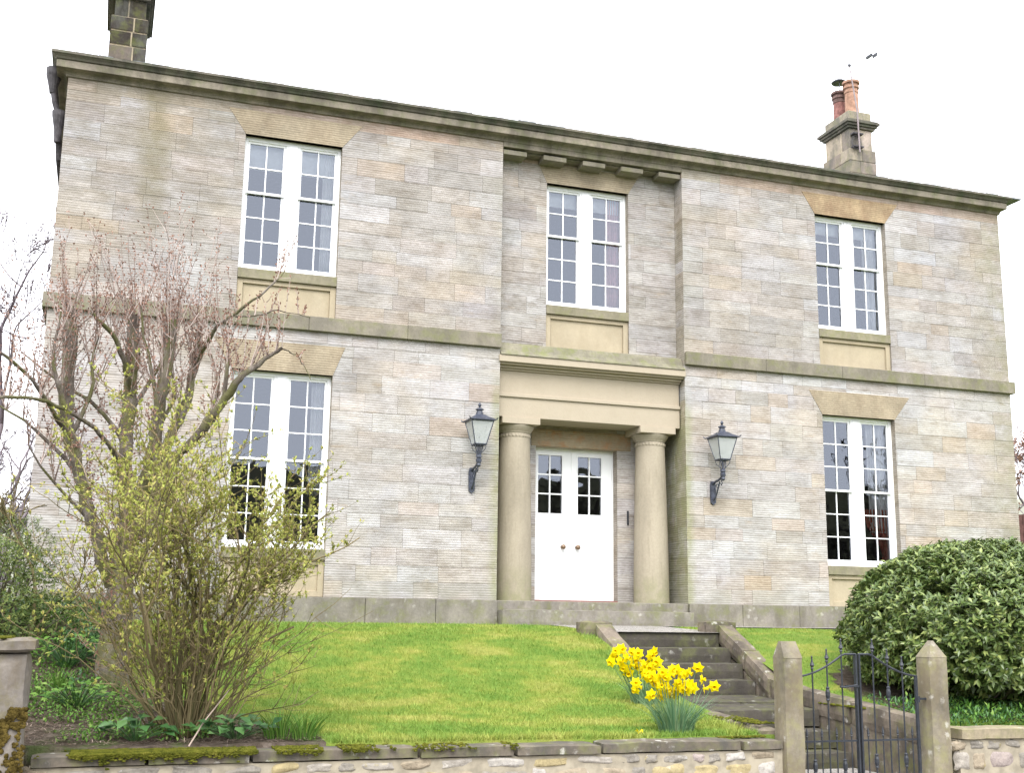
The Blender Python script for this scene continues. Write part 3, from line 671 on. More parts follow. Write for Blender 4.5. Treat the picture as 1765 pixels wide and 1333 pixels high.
n = NB('asphalt_road', .9, .2); n.col(n.cr(n.noise(60, 6), [(.3, (.035, .035, .036)), (.7, (.075, .073, .07))])); n.bump(n.noise(150, 3), .004); M_ROAD = n.m
n = NB('rough_pasture', .95, .1); n.col(n.cr(n.noise(.15, 6), [(.3, (.05, .09, .02)), (.7, (.12, .15, .05))])); M_GROUND = n.m

stair = lambda x, y: -.84 < x < .97 and y < -2.0
XS = ar((-20, -9, 1), (-9, -.84, .12), (-.84, .97, .181), (.97, 4.5, .12), (4.5, 20, 1)); YS = [-6.51]+ar((-6.5, -2.0, .125), (-2.0, 0, .2), (0, 40, 2))
inside = lambda x, y: abs(x) < W-.3 and .5 < y < HD-.5
lawn = grid(XS, YS, lambda x, y: not stair(x, y) and not bed(x, y) and not inside(x, y), 'lawn', M_TURF, gz); tag(lawn, kind='structure')
soil = grid(XS, YS, lambda x, y: not stair(x, y) and bed(x, y), 'flower_bed', M_SOIL, lambda x, y: gz(x, y)+.02*mnoise.noise(Vector((x*3, y*3, 1)))); tag(soil, kind='structure')
g_ = MB(); g_.add([(-900, -900, -2.0), (900, -900, -2.0), (900, 900, -2.0), (-900, 900, -2.0)], [(0, 1, 2, 3)]); tag(g_.build('ground', M_GROUND), kind='structure')
g_ = MB(); g_.add([(-200, -19.5, -1.97), (200, -19.5, -1.97), (200, -8.4, -1.97), (-200, -8.4, -1.97)], [(0, 1, 2, 3)]); tag(g_.build('road', M_ROAD), kind='structure')
g_ = MB(); g_.box(-200, 200, -8.4, -8.28, -2.1, -1.86); g_.box(-200, 200, -8.28, -6.3, -2.1, -1.87); tag(g_.build('pavement', M_GRAVEL), kind='structure')
g_ = MB(); g_.add([(-.72, -6.7, -1.862), (.87, -6.7, -1.862), (.87, -5.3, -1.862), (-.72, -5.3, -1.862)], [(0, 1, 2, 3)])
g_.add([(-.84, -2.35, -.425), (.97, -2.35, -.425), (.97, -.25, -.352), (-.84, -.25, -.352)], [(0, 1, 2, 3)])
g_.add([(.97, -.42, -.354), (8.2, -.42, -.354), (8.2, -.04, -.345), (.97, -.04, -.345)], [(0, 1, 2, 3)]); tag(g_.build('path', M_GRAVEL), kind='structure')
def hill(name, x0, x1, y0, y1, fh, mat):
    h = grid(ar((x0, x1, (x1-x0)/60)), ar((y0, y1, (y1-y0)/16)), lambda x, y: True, name, mat, fh); tag(h, kind='structure')
n = NB('wooded_hillside', .95, .05); n.col(n.cr(n.noise(.12, 8, .75), [(.3, (.03, .035, .018)), (.7, (.07, .065, .04))])); M_WOODHILL = n.m
n = NB('misty_pasture_hill', .95, .05); n.col(n.cr(n.noise(.06, 6, .65), [(.3, (.16, .17, .13)), (.6, (.25, .25, .2)), (.8, (.3, .28, .24))])); M_FARHILL = n.m
hill('hill', -170, 170, -150, -62, lambda x, y: -2.2+(15.6+3.0*mnoise.noise(Vector((x*.018, 0, 2)))+.7*mnoise.noise(Vector((x*.12, y*.1, 2)))+.025*x)*sm(-62, -95, y), M_WOODHILL)
hill('hill', -170, 330, 70, 190, lambda x, y: -2.2+(17+.05*x+3*mnoise.noise(Vector((x*.015, 0, 7))))*sm(70, 165, y), M_FARHILL)

# =================================================================== STEPS
st_ = empty('garden_steps', (.06, -4, -1.9), 0, 'worn dark stone steps with sloping kerbs between the iron gate and the porch', 'steps')
def sb(mb, name, mat, parent, off): o = mb.build(name, mat, parent); o.location = (-off[0], -off[1], -off[2]); return o
OS = (.06, -4, -1.9)
for i, (y, z, zb_) in enumerate([(-2.32, -.43, -.63), (-2.64, -.62, -.83), (-2.95, -.815, -1.02), (-3.26, -1.01, -1.25)]):
    m = MB(); m.rough(-.74, .87, y, y+.42, zb_, z, .007, .09, .010, 4, seed=i); sb(m, 'step', M_STEP, st_, OS)
m = MB(); m.rough(-.74, .2, -4.04, -3.2, -1.42, -1.225, .007, .1, .008, 3, sh=.04, seed=11); m.rough(.205, .87, -4.04, -3.2, -1.42, -1.225, .007, .1, .008, 3, sh=.04, seed=12)
m.rough(-.74, .87, -4.70, -4.045, -1.475, -1.27, .007, .1, .008, 3, sh=.05, seed=13); sb(m, 'landing', M_STEP, st_, OS)
for i, (y, z, zb_) in enumerate([(-5.03, -1.485, -1.69), (-5.34, -1.69, -1.9)]):
    m = MB(); m.rough(-.74, .87, y, y+.42, zb_, z, .008, .09, .010, 4, seed=i+5); sb(m, 'step', M_STEP, st_, OS)
def kerb(x0, x1, pts, zb_, seed):
    for i, ((ya, za), (yb, zb2)) in enumerate(zip(pts, pts[1:])):
        L = abs(yb-ya); sh = (za-zb2)/(ya-yb)
        m = MB(); zl = zb_; m.rough(x0, x1, yb+.004, ya-.004, zb2-.28, zb2, .009, .09, .018, 3.3, sh=sh, seed=seed+i); sb(m, 'kerb', M_KERB, st_, OS)
kerb(.85, 1.10, [(-2.28, -.30), (-2.95, -.63), (-3.6, -.965), (-4.3, -1.05), (-5.3, -1.13), (-6.55, -1.235)], -2, 30)
kerb(-.98, -.72, [(-2.28, -.31), (-2.95, -.63), (-3.65, -1.02), (-4.1, -1.165), (-5.2, -1.235), (-6.5, -1.315)], -2, 50)
m = MB(); m.rough(.68, 1.18, -2.27, -1.98, -.6, -.262, .01, .1, .02, seed=60); sb(m, 'kerb', M_KERB, st_, OS); m = MB(); m.rough(-1.14, -.68, -2.27, -1.98, -.6, -.29, .012, .1, .02, seed=61); sb(m, 'kerb', M_KERB, st_, OS)
m = MB(); m.prism([(-2.0, -.5), (-3.6, -1.22), (-4.3, -1.30), (-6.5, -1.50), (-6.5, -2.0), (-2.0, -2.0)], lambda a, b, k: (.88+.14*k, a, b))
m.prism([(-2.0, -.5), (-3.6, -1.26), (-6.5, -1.55), (-6.5, -2.0), (-2.0, -2.0)], lambda a, b, k: (-.9+.14*k, a, b)); sb(m, 'side_wall', M_KERB, st_, OS)

# =================================================================== FRONT WALLS, PIER, POSTS
n = NB('rubble_stone', .93, .1)
c = n.cr(n.rnd(), [(.1, (.25, .23, .2)), (.3, (.36, .33, .29)), (.45, (.32, .27, .2)), (.6, (.42, .395, .36)), (.75, (.36, .30, .17)), (.9, (.33, .28, .26))])
n.t.nodes[-1].color_ramp.interpolation = 'CONSTANT'
c = n.mix(.8, c, n.cr(n.noise(14, 7, .7), [(.3, (.55, .53, .5)), (.5, (1, 1, 1)), (.7, (1.35, 1.33, 1.25))]), 'MULTIPLY')
c = n.mix(n.ramp(n.noise(4.3, 5), .6, .7, 0, .55), c, (.38, .31, .08)); c = n.mix(n.ramp(n.noise(6.3, 5), .62, .7, 0, .6), c, (.6, .58, .54))
n.col(c); n.bump(n.noise(25, 6, .7), .02, .8); M_RUB = n.m
n = NB('green_moss', .98, .03); n.col(n.cr(n.noise(14, 6, .7), [(.3, (.04, .05, .01)), (.55, (.13, .135, .02)), (.75, (.23, .21, .045))])); n.bump(n.noise(90, 5, .8), .02, 1); M_MOSS = n.m
def rubble(mb, x0, x1, yf, z0, z1, seed):
    rs = random.Random(seed); z = z1
    mb2 = []
    while z > z0:
        h = rs.uniform(.07, .17) if z == z1 else rs.uniform(.10, .22)
        x = x0-rs.uniform(0, .1)
        while x < x1:
            wd = rs.uniform(.16, .46)*(1 if h > .09 else 1.3); hh = h*rs.uniform(.92, 1.06)
            # a squashed, lumpy stone
            nu, nv = 7, 7; vs = []; fs = []; cx, cz = x+wd/2, z-h/2+rs.uniform(-.01, .01); sd = rs.random()*50; tilt = rs.uniform(-.12, .12)
            for i in range(nu+1):
                for j in range(nv+1):
                    u, v = i/nu*2-1, j/nv*2-1
                    r = max(abs(u), abs(v)); e = (abs(u)**5+abs(v)**5)**.2+1e-6; k = r/e
                    px, pz = u*k*(wd/2-.001), v*k*(hh/2-.001)
                    nn = mnoise.noise_vector(Vector((cx*3+u*1.3, sd, cz*3+v*1.3)))
                    px += nn.x*.028*r; pz += nn.z*.022*r
                    bul = .022*(1-r**4)+.018*nn.y-(.03 if r > .99 else 0)
                    vs.append((cx+px-pz*tilt, yf-bul, cz+pz+px*tilt))
            for i in range(nu):
                for j in range(nv):
                    a = i*(nv+1)+j; fs.append((a, a+nv+1, a+nv+2, a+1))
            if cx+wd/2 < x1+.05: mb.add(vs, fs)
            x += wd
        z -= h
def moss(x0, x1, y0, y1, zt, nn, seed, parent, sc=1., yedge=None):
    rs = random.Random(seed); mb = MB()
    for k in range(nn):
        x = rs.uniform(x0, x1); y = rs.uniform(y0, y1); r = rs.uniform(.008, .024)*sc
        if mnoise.noise(Vector((x*2.2, seed, 0)))+.5*mnoise.noise(Vector((x*14, y*14, seed))) < -.22: continue
        z = zt
        if yedge is not None and rs.random() < .42: y = yedge-.004; z = zt-abs(rs.gauss(0, .03))*(.5+1.2*abs(mnoise.noise(Vector((x*6, 0, seed)))))
        prof_ = [(r, -.3*r), (r*.95, .1*r), (r*.65, .45*r), (.02*r, .6*r)]; mb.lathe(prof_, (x, y, z), 7)
    o = mb.build('moss', M_MOSS, parent, smooth=True); o['kind'] = 'stuff'; return o
YF = -6.76
def gwall(x0, x1, ztop, th, label, seed, mat, yb=-6.42):
    e = empty('garden_wall', ((x0+x1)/2, -6.6, -1.95), 0, label, 'garden wall'); OF = ((x0+x1)/2, -6.6, -1.95)
    m = MB(); m.box(x0, x1, YF+.019, yb, -2.05, ztop-th, (1, 1, 1, 1)); sb(m, 'mortar', M_MORTAR, e, OF)
    m = MB(); rubble(m, x0, x1, YF+.03, -2.0, ztop-th-.004, seed); o = sb(m, 'rubble', M_RUB, e, OF); o.data.polygons.foreach_set('use_smooth', [True]*len(o.data.polygons))
    rs = random.Random(seed+1); x = x0
    while x < x1-.01:
        v = min(x1, x+rs.uniform(.7, 1.5)); v = x1 if x1-v < .4 else v
        m = MB(); dz = rs.uniform(-.008, .006); m.rough(x+.004, v-.004, YF-.02+rs.uniform(-.012, .012), yb, ztop-th+dz*.3, ztop+dz, .009, .08, .012, 3, seed=seed+int(x*7)); sb(m, 'coping_stone', mat, e, OF); x = v
    return e, OF
gw1, of1 = gwall(-7.66, -.90, -1.385, .10, 'low rubble wall with mossy coping below the lawn, left of the iron gate', 3, M_COPING)
gw2, of2 = gwall(1.16, 7.5, -1.315, .12, 'low rubble wall with buff coping in front of the rounded bush', 8, M_COPING2)
for a, b, k, sd in ((-7.62, -6.75, 2800, 1), (-7.2, -6.4, 2000, 2), (-6.5, -5.9, 900, 3), (-5.75, -5.35, 380, 4), (-5.2, -4.7, 400, 5), (-4.6, -3.6, 220, 6)):
    o = moss(a, b, -6.74, -6.45, -1.378, k, sd, gw1, .8, YF-.03); o.location = (-of1[0], -of1[1], -of1[2])
o = moss(-1.5, -.98, -6.6, -6.45, -1.375, 150, 9, gw1, .8); o.location = (-of1[0], -of1[1], -of1[2])
o = moss(-.98, -.74, -6.4, -5.2, -1.27, 260, 12, st_, 1.0); o.location = (-OS[0], -OS[1], -OS[2])
o = moss(.86, .9, -5.6, -4.7, -1.20, 200, 14, st_, 1.3); o.location = (-OS[0], -OS[1], -OS[2])
# end pier
e = empty('wall_pier', (-7.98, -6.85, -1.95), 0, 'square stone pier with mossy flat cap at the left end of the wall', 'pier'); OP = (-7.98, -6.85, -1.95)
m = MB(); m.rough(-8.26, -7.70, -7.12, -6.58, -2.1, -.585, .012, .1, .02, 2.4, seed=4); sb(m, 'shaft', M_PIER, e, OP)
m = MB(); m.rough(-8.31, -7.645, -7.18, -6.53, -.583, -.478, .012, .08, .022, 3, seed=6); sb(m, 'cap', M_PIER, e, OP)
o = moss(-8.3, -7.85, -7.15, -6.6, -.475, 500, 7, e, .9); o.location = tuple(-q for q in OP)
o = moss(-8.2, -7.72, -7.13, -7.11, -1.2, 10, 8, e, 1.6, -7.125); o.location = tuple(-q for q in OP)
m = MB(); rs = random.Random(2)
for k in range(2600):
    x = rs.uniform(-8.24, -7.69); z = -1.0-abs(rs.gauss(0, .28)); r = rs.uniform(.007, .02)
    if mnoise.noise(Vector((x*5, z*5, 0)))+.5*mnoise.noise(Vector((x*17, z*17, 4))) < -.02+.35*max(0, z+1.3)+rs.gauss(0, .1): continue
    m.lathe([(r, 0), (r*.9, .25*r), (r*.5, .55*r), (.02*r, .62*r)], (x, -7.128, z), 7, Matrix.Rotation(R_(90), 3, 'X'))
o = m.build('moss', plain('brown_moss', (.075, .055, .015), .95, .05, var=.6, sc=20, bmp=.01), e, smooth=True); o.location = tuple(-q for q in OP); o['kind'] = 'stuff'
# gate posts
def post(x0, x1, y0, y1, zs, zt, label, ridge):
    o_ = ((x0+x1)/2, (y0+y1)/2, -1.95); m = MB(); m.rough(x0, x1, y0, y1, -2.1, zs, .006, .07, .008, 3, seed=int(x0*10))
    xm, ym = (x0+x1)/2, (y0+y1)/2; h = .004
    A = [(x0+h, y0+h, zs-.01), (x1-h, y0+h, zs-.01), (x1-h, y1-h, zs-.01), (x0+h, y1-h, zs-.01)]
    rx, ry = ridge; B = [(xm-rx, ym-ry, zt), (xm+rx, ym-ry, zt), (xm+rx, ym+ry, zt), (xm-rx, ym+ry, zt)]
    m.add(A+B, [(0, 1, 5, 4), (1, 2, 6, 5), (2, 3, 7, 6), (3, 0, 4, 7), (4, 5, 6, 7)])
    o = m.build('gate_post', M_POST); o.data.transform(Matrix.Translation((-o_[0], -o_[1], -o_[2]))); o.location = o_
    return tag(o, label, 'gate post', 'stone gate posts')
post(-.905, -.69, -6.82, -6.60, -.612, -.462, 'lichen-spotted stone gate post with a chamfered flat top, left of the iron gate', (.085, .02))
post(.805, 1.04, -6.79, -6.57, -.602, -.445, 'stone gate post with a pointed top, right of the iron gate', (.012, .03))

# =================================================================== GATE
def bar(m, x, z0, z1, y, r=.0085, spear=True, knob=None):
    m.tube([(x, y, z0), (x, y, z1)], r, 6)
    if spear:
        m.lathe([(.010, z1-.02), (.017, z1-.012), (.011, z1), (.014, z1+.012), (.024, z1+.02), (.012, z1+.05), (.007, z1+.085), (.010, z1+.10), (.002, z1+.115)], (x, y, 0), 8)
    if knob: m.lathe([(.011, knob-.07), (.02, knob-.06), (.016, knob-.045), (.023, knob-.02), (.023, knob+.02), (.016, knob+.045), (.02, knob+.06), (.011, knob+.07)], (x, y, 0), 8)
def small(m, x, z0, z1, y):
    m.tube([(x, y, z0), (x, y, z1)], .007, 6); m.lathe([(.008, z1-.01), (.013, z1), (.008, z1+.01), (.014, z1+.02), (.009, z1+.05), (.002, z1+.085)], (x, y, 0), 8)
YG = -6.70
def leaf_gate(xh, xm, side, label):
    off = (xh, YG, -1.85); e = empty('garden_gate', off, 0, label, 'gate', 'two leaves of the iron gate')
    def b_(mb, nm): o = mb.build(nm, M_IRON, e); o.location = (-off[0], -off[1], -off[2]); return o
    s = 1 if xm > xh else -1; Wd = abs(xm-xh)
    m = MB(); zh, zm = -.80, -.585; N = 16; flat = .22
    pts = []
    for i in range(N+1):
        t = i/N; x = xh+(xm-xh)*t
        z = zh+(zm-zh)*(min(1, t/(1-flat))**1.7); pts.append((x, YG, z))
    m.tube(pts, .011, 6)
    wd_ = .018
    m.box(min(xm, xm-s*wd_), max(xm, xm-s*wd_), YG-.02, YG+.02, -1.83, zm); 
    hw = .028 if s < 0 else .012; m.box(min(xh, xh+s*hw), max(xh, xh+s*hw), YG-.012, YG+.012, -1.84, zh)
    m.box(min(xh, xm), max(xh, xm), YG-.006, YG+.006, -1.43, -1.412); m.box(min(xh, xm), max(xh, xm), YG-.008, YG+.008, -1.83, -1.80); b_(m, 'gate_frame')
    def ztop(x): t = abs(x-xh)/Wd; return zh+(zm-zh)*(min(1, t/(1-flat))**1.7)
    for k, t in enumerate((.25, .5, .75)):
        x = xh+(xm-xh)*t; m = MB(); kn = -.97 if k == 1 else (-1.62 if s < 0 else -1.66) ; bar(m, x, -1.82, ztop(x)+.055, YG, knob=kn); b_(m, 'bar')
    for k, t in enumerate((.125, .375, .625, .875)):
        x = xh+(xm-xh)*t; m = MB(); small(m, x, -1.82, -1.375, YG); b_(m, 'bar')
    return e, b_
e1, b1 = leaf_gate(-.685, -.005, 1, 'left leaf of the black iron garden gate, carrying the latch arm')
m = MB(); m.box(-.16, -.0, YG-.035, YG-.02, -.905, -.885); m.tube([(-.22, YG-.03, -.90), (-.16, YG-.03, -.905), (-.02, YG-.028, -.885)], .01, 6); b1(m, 'latch')
e2, b2 = leaf_gate(.715, .018, -1, 'right leaf of the black iron garden gate, hinged to the pointed post under the bush')
m = MB(); m.box(.715, .83, YG-.025, YG+.0, -1.035, -1.015); m.tube([(.715, YG-.012, -1.06), (.715, YG-.012, -1.0)], .016, 8); b2(m, 'hinge')

# =================================================================== PLANTS
n = NB('bark_brown', .9, .15); c = n.cr(n.noise(9, 7, .7, (1, 1, .3)), [(.3, (.06, .048, .04)), (.5, (.15, .125, .105)), (.7, (.32, .28, .25))])
c = n.mix(n.ramp(n.noise(3.5, 5), .42, .6, 0, .7), c, (.14, .145, .045)); n.col(c); n.bump(n.noise(30, 6, .8, (1, 1, .35)), .03, 1); M_BARK = n.m
n = NB('pink_twig', .8, .2); n.col(n.mix(n.rnd(), (.17, .12, .10), (.48, .40, .36))); M_TWIG = n.m
n = NB('green_brown_stem', .8, .2); n.col(n.mix(n.rnd(), (.07, .065, .026), (.28, .22, .12))); M_STEM = n.m
n = NB('red_brown_bud', .8, .2); n.col(n.mix(n.rnd(), (.13, .065, .045), (.34, .2, .15))); M_BUD = n.m
n = NB('dark_grey_twig', .9, .1); n.col(n.mix(n.rnd(), (.10, .085, .10), (.26, .22, .24))); M_DTWIG = n.m
M_DTRUNK = plain('dark_wet_bark', (.035, .03, .026), .9, .1, var=.3)
def leafmat(name, a, b, c_=None, rough=.5, spec=.4, trans=.0):
    n = NB(name, rough, spec); c = n.cr(n.rnd(), [(.0, a), (.6, b), (1., c_ or b)]); n.col(c)
    if trans:
        t = n.t; tr = t.nodes.new('ShaderNodeBsdfTranslucent'); t.links.new(c, tr.inputs[0]); mx_ = t.nodes.new('ShaderNodeMixShader'); mx_.inputs[0].default_value = trans
        t.links.new(n.b.outputs[0], mx_.inputs[1]); t.links.new(tr.outputs[0], mx_.inputs[2]); t.links.new(mx_.outputs[0], t.nodes['Material Output'].inputs[0])
    return n.m
M_LAUREL = leafmat('glossy_bush_leaf', (.055, .095, .022), (.13, .19, .05), (.28, .33, .10), .3, .5, .15)
M_YOUNG = leafmat('young_yellow_leaf', (.22, .25, .05), (.37, .40, .09), (.42, .34, .12), .6, .2, .25)
M_DEEP = leafmat('deep_green_leaf', (.025, .075, .025), (.055, .14, .04), (.1, .2, .06), .4, .4, .12)
M_HEDGE = leafmat('hedge_leaf', (.05, .085, .025), (.13, .185, .045), (.26, .29, .08), .6, .3, .15)
M_WEED = leafmat('weed_leaf', (.05, .13, .02), (.12, .25, .04), (.2, .3, .07), .6, .2, .2)
M_DAFL = leafmat('daffodil_leaf', (.08, .18, .09), (.17, .29, .15), (.27, .37, .2), .5, .35, .2)
M_PETAL = leafmat('yellow_petal', (.78, .62, .0), (.88, .74, .0), (.9, .80, .02), .6, .2, .25)
M_TRUMP = leafmat('deep_yellow_trumpet', (.85, .6, .0), (.88, .68, .0), None, .6, .2, .2)
M_LITTER = leafmat('dry_litter', (.2, .15, .11), (.38, .30, .25), (.12, .08, .05), .9, .1)
def mk(name, VF, mat, parent=None, smooth=False, off=None):
    V, F = VF; V = np.asarray(V, float)
    if off is not None: V = V-np.asarray(off, float)
    return mesh_np(name, V, F, mat, parent, smooth)
def curve(p, d, L, n_, g, jit, rs):
    'a wandering stem: start, direction, length; g pulls the direction up'
    P = [p.copy()]; d = unit(d); s = L/(n_-1)
    for _ in range(n_-1):
        d = unit(d+np.array([rs.gauss(0, jit), rs.gauss(0, jit), rs.gauss(0, jit*.6)+g])); P.append(P[-1]+d*s)
    return np.array(P)
def budsat(pts, size, rs_np):
    n_ = len(pts); d = rs_np.normal(size=(n_, 3)); d[:, 2] = abs(d[:, 2])+.3
    return leaves(pts, d, np.tile([.3, .9, .1], (n_, 1)), size*rs_np.uniform(.7, 1.5, n_), size*.6, .3)

# ---- pollarded tree in the bed
def polyY(pts): return np.array([tuple(at(a, b, Y)) for a, b, Y in pts])
limbs = []
def limb(pts, rr):
    P = polyY(pts); k = len(P); t = np.linspace(0, k-1, k*4); Q = np.stack([np.interp(t, range(k), P[:, i]) for i in range(3)], 1)
    for _ in range(2): Q[1:-1] = (Q[:-2]+2*Q[1:-1]+Q[2:])/4
    q = rng.normal(size=Q.shape)*.008; Q[1:-1] += q[1:-1]
    r = np.interp(t, range(k), rr)*(1+.08*np.sin(t*5+rng.uniform(0, 6))); r = r*(1 if not limbs else .86); limbs.append((Q, r)); return Q
Y0 = -4.0
trunk = limb([(197, 1215, Y0), (194, 1130, Y0), (203, 1060, Y0), (212, 980, Y0), (222, 900, Y0)], [.185, .165, .15, .13, .12])
hB = limb([(222, 910, Y0), (213, 800, Y0), (222, 700, -3.9), (228, 620, -3.8), (232, 545, -3.8)], [.11, .09, .085, .085, .075])
hA = limb([(192, 1010, Y0), (160, 910, -4.2), (140, 830, -4.3), (121, 760, -4.4), (112, 700, -4.4), (119, 620, -4.4), (122, 540, -4.4)], [.08, .075, .07, .075, .085, .08, .085])
hC = limb([(225, 915, Y0), (252, 830, -4.2), (266, 760, -4.3), (277, 690, -4.4), (291, 610, -4.4), (296, 552, -4.4)], [.09, .075, .075, .08, .07, .06])
hD = limb([(250, 850, -4.1), (290, 760, -3.9), (325, 690, -3.8), (336, 620, -3.7), (345, 575, -3.7)], [.07, .065, .06, .05, .045])
hE = limb([(235, 930, Y0), (290, 800, -4.3), (350, 742, -4.6), (386, 692, -4.7), (412, 654, -4.8), (450, 622, -4.8), (486, 600, -4.8)], [.08, .065, .058, .052, .045, .03, .018])
hF = limb([(210, 800, Y0), (180, 752, -4.4), (120, 708, -4.7), (60, 684, -5.0), (0, 684, -5.2), (-50, 690, -5.3)], [.04, .026, .024, .022, .018, .014])
hG = limb([(112, 740, -4.4), (85, 700, -4.6), (55, 650, -4.8), (0, 606, -5), (-40, 580, -5)], [.035, .025, .022, .018, .015])
hH = limb([(228, 690, -3.9), (219, 640, -4.1), (200, 585, -4.3), (160, 540, -4.5)], [.04, .035, .03, .02])
hI = limb([(336, 640, -3.7), (372, 560, -4.2), (420, 532, -4.4), (470, 492, -4.5), (492, 466, -4.5)], [.03, .024, .018, .012, .006])
hJ = limb([(405, 545, -4.4), (440, 545, -4.5), (480, 535, -4.6), (535, 548, -4.7)], [.012, .01, .008, .004])
hK = limb([(486, 600, -4.8), (515, 612, -4.8), (535, 655, -4.9)], [.008, .007, .004])
for k, (H, i0, dx, dy, dz, L) in enumerate([(hA, 8, -.5, .2, .9, 1.4), (hA, 14, .35, -.2, 1, 1.1), (hB, 6, -.35, -.2, 1, 1.5), (hB, 9, .4, .2, 1, 1.3), (hC, 8, .3, .3, 1, 1.5), (hC, 12, -.25, .2, 1, 1.2), (hD, 5, .5, -.2, 1, 1.3), (hE, 9, .1, .3, 1, 1.1), (hE, 14, .2, 0, 1, .8), (trunk, 14, -.6, -.3, .9, 1.6), (trunk, 12, .5, -.4, .9, 1.3), (hF, 10, -.3, 0, 1, 1.0)]):
    C = curve(H[i0].copy(), np.array([dx, dy, dz]), L, 8, .05, .16, random.Random(k+90)); limbs.append((C, np.linspace(.028, .008, 8))); extra = globals().setdefault('EXTRA', []); extra.append(C)
tr = empty('pollarded_tree', tuple(trunk[0]), 0, 'old pollarded tree with mossy limbs and a haze of pinkish budding twigs', 'tree'); OT = trunk[0]
mk('trunk', tubes(limbs[:1], 12), M_BARK, tr, True, OT)
mk('limb', tubes(limbs[1:], 9), M_BARK, tr, True, OT)
rs = random.Random(12); shoots = []; budp = []; thin = []
def shoot(p, d, L, r):
    C = curve(np.array(p), d, L, 7, .13, .09, rs); shoots.append((C, np.linspace(r, .0018, 7)))
    for k in range(1, 7):
        budp.append(C[k]+rng.normal(size=3)*.006); 
        if rs.random() < .5: budp.append((C[k]+C[k-1])/2)
        if rs.random() < .55:
            dd = unit(C[k]-C[k-1]); a = rng.normal(size=3)*.6; l = rs.uniform(.05, .24)*L
            D = curve(C[k], unit(dd+a), l, 4, .15, .12, rs); thin.append((D, np.linspace(r*.45+.001, .0012, 4))); budp.extend([D[-1], D[-2], D[-1]+rng.normal(size=3)*.01])
for H, t0, num, L0_ in ((hA, .55, 34, .95), (hB, .5, 40, 1.1), (hC, .5, 42, 1.2), (hD, .4, 34, 1.05), (hE, .45, 22, .65), (hG, .3, 14, .7), (hH, .5, 16, .8), (hF, .35, 18, .5), (hI, .2, 12, .4), (hJ, .2, 5, .25), (hK, .3, 3, .15), (hA, .3, 14, .5), (hC, .3, 14, .5), (hB, .2, 14, .5), *[(C, .15, 15, .75) for C in EXTRA]):
    for k in range(int(num*.95)):
        t = rs.uniform(t0, 1)**.7 if num > 20 else rs.uniform(t0, 1); i = min(len(H)-1, int(t*(len(H)-1)+.5))
        d = np.array([rs.gauss(0, .4), rs.gauss(0, .4), 1.0]); shoot(H[i], unit(d), L0_*rs.uniform(.3, 1.25), rs.uniform(.005, .009))
for k in range(130):      # tangle on the trunk
    H = rs.choice([trunk, trunk, hB, hA, hC]); i = rs.randrange(2, len(H)//2+4) if H is not trunk else rs.randrange(2, len(H))
    d = np.array([rs.gauss(0, 1), rs.gauss(-.3, .8), rs.uniform(-.3, .8)]); shoot(H[min(i, len(H)-1)], unit(d), rs.uniform(.2, .6), .0035)
mk('twigs', tubes(shoots, 4), M_TWIG, tr, False, OT); mk('fine_twigs', tubes(thin, 3), M_TWIG, tr, False, OT)
mk('buds', budsat(np.array(budp), .026, rng), M_BUD, tr, False, OT)

# ---- big arching shrub with young leaves
SB = np.array([-6.42, -6.0, gz(-6.42, -6.0)])
sh = empty('leafing_shrub', tuple(SB), 0, 'large many-stemmed shrub breaking into yellow-green leaf behind the mossy coping', 'shrub')
stems = []; sub = []; lp = []; rs = random.Random(31)
def leafy(C, lo, pr):
    for i in range(lo, len(C)):
        if C[i][0] > -5.05+rs.uniform(-.2, .15): continue
        for _ in range(rs.choice((1, 2, 2))):
            dd = unit(C[i]-C[i-1]); l = rs.uniform(.10, .42); D = curve(C[i], unit(dd+rng.normal(size=3)*.7), l, 5, .07, .16, rs); sub.append((D, np.linspace(.0040, .0013, 5)))
            hz = sm(-1.1, .1, D[-1][2])
            for j in (1, 2, 3, 4):
                if rs.random() < pr*(.12+.6*hz): lp.append((D[j], unit(D[j]-D[j-1])))
def fork(p, d, L, r_, dep):
    if p[0] > -5.35 or (dep < 3 and d[2] < .3): return
    C = curve(p, d, L, 7, .03, .14, rs); stems.append((C, np.linspace(r_, r_*.6, 7)))
    if dep <= 1: leafy(C, 2, .95)
    if dep == 0: return
    for k in range(rs.choice((2, 3, 3))):
        i = 6 if k == 0 else rs.randint(2, 6); fork(C[i], unit(unit(C[i]-C[i-1])+rng.normal(size=3)*(.3 if k == 0 else .55)), L*rs.uniform(.6, .95), r_*.58, dep-1)
for (dx, dy, L, r_) in ((-.05, .1, 1.05, .034), (-.5, .15, 1.0, .026), (-.62, -.1, .95, .020), (-.3, -.25, 1.1, .026), (.2, .1, 1.05, .03), (.42, -.05, .85, .02), (.3, .3, .95, .02), (.1, -.3, 1.0, .02), (.05, .3, 1.25, .024)):
    fork(SB+np.array([dx*.15, dy*.2, 0]), np.array([dx, dy, 1.]), L, r_, 3)
for k in range(105):
    ang = rs.uniform(0, 2*math.pi); q = rs.random()**.55; tilt = .08+.6*q
    d = np.array([math.cos(ang)*tilt+.04, math.sin(ang)*tilt*.7, 1.0]); b = SB+np.array([math.cos(ang)*.3*rs.random(), math.sin(ang)*.16*rs.random(), 0])
    L = rs.uniform(.7, 2.3); C = curve(b, d, L, 10, rs.uniform(-.05, .03), .13, rs); r0 = rs.uniform(.004, .010)
    stems.append((C, np.linspace(r0, .002, 10))); leafy(C, 4, .75)
mk('stems', tubes(stems, 6), M_STEM, sh, True, SB); mk('twigs', tubes(sub, 3), M_STEM, sh, False, SB)
P = []; D = []
for p, d in lp:
    k = rs.randrange(4, 8)
    for _ in range(k):
        P.append(p+rng.normal(size=3)*.006); v = d+rng.normal(size=3)*.65; v[2] += .35; D.append(v)
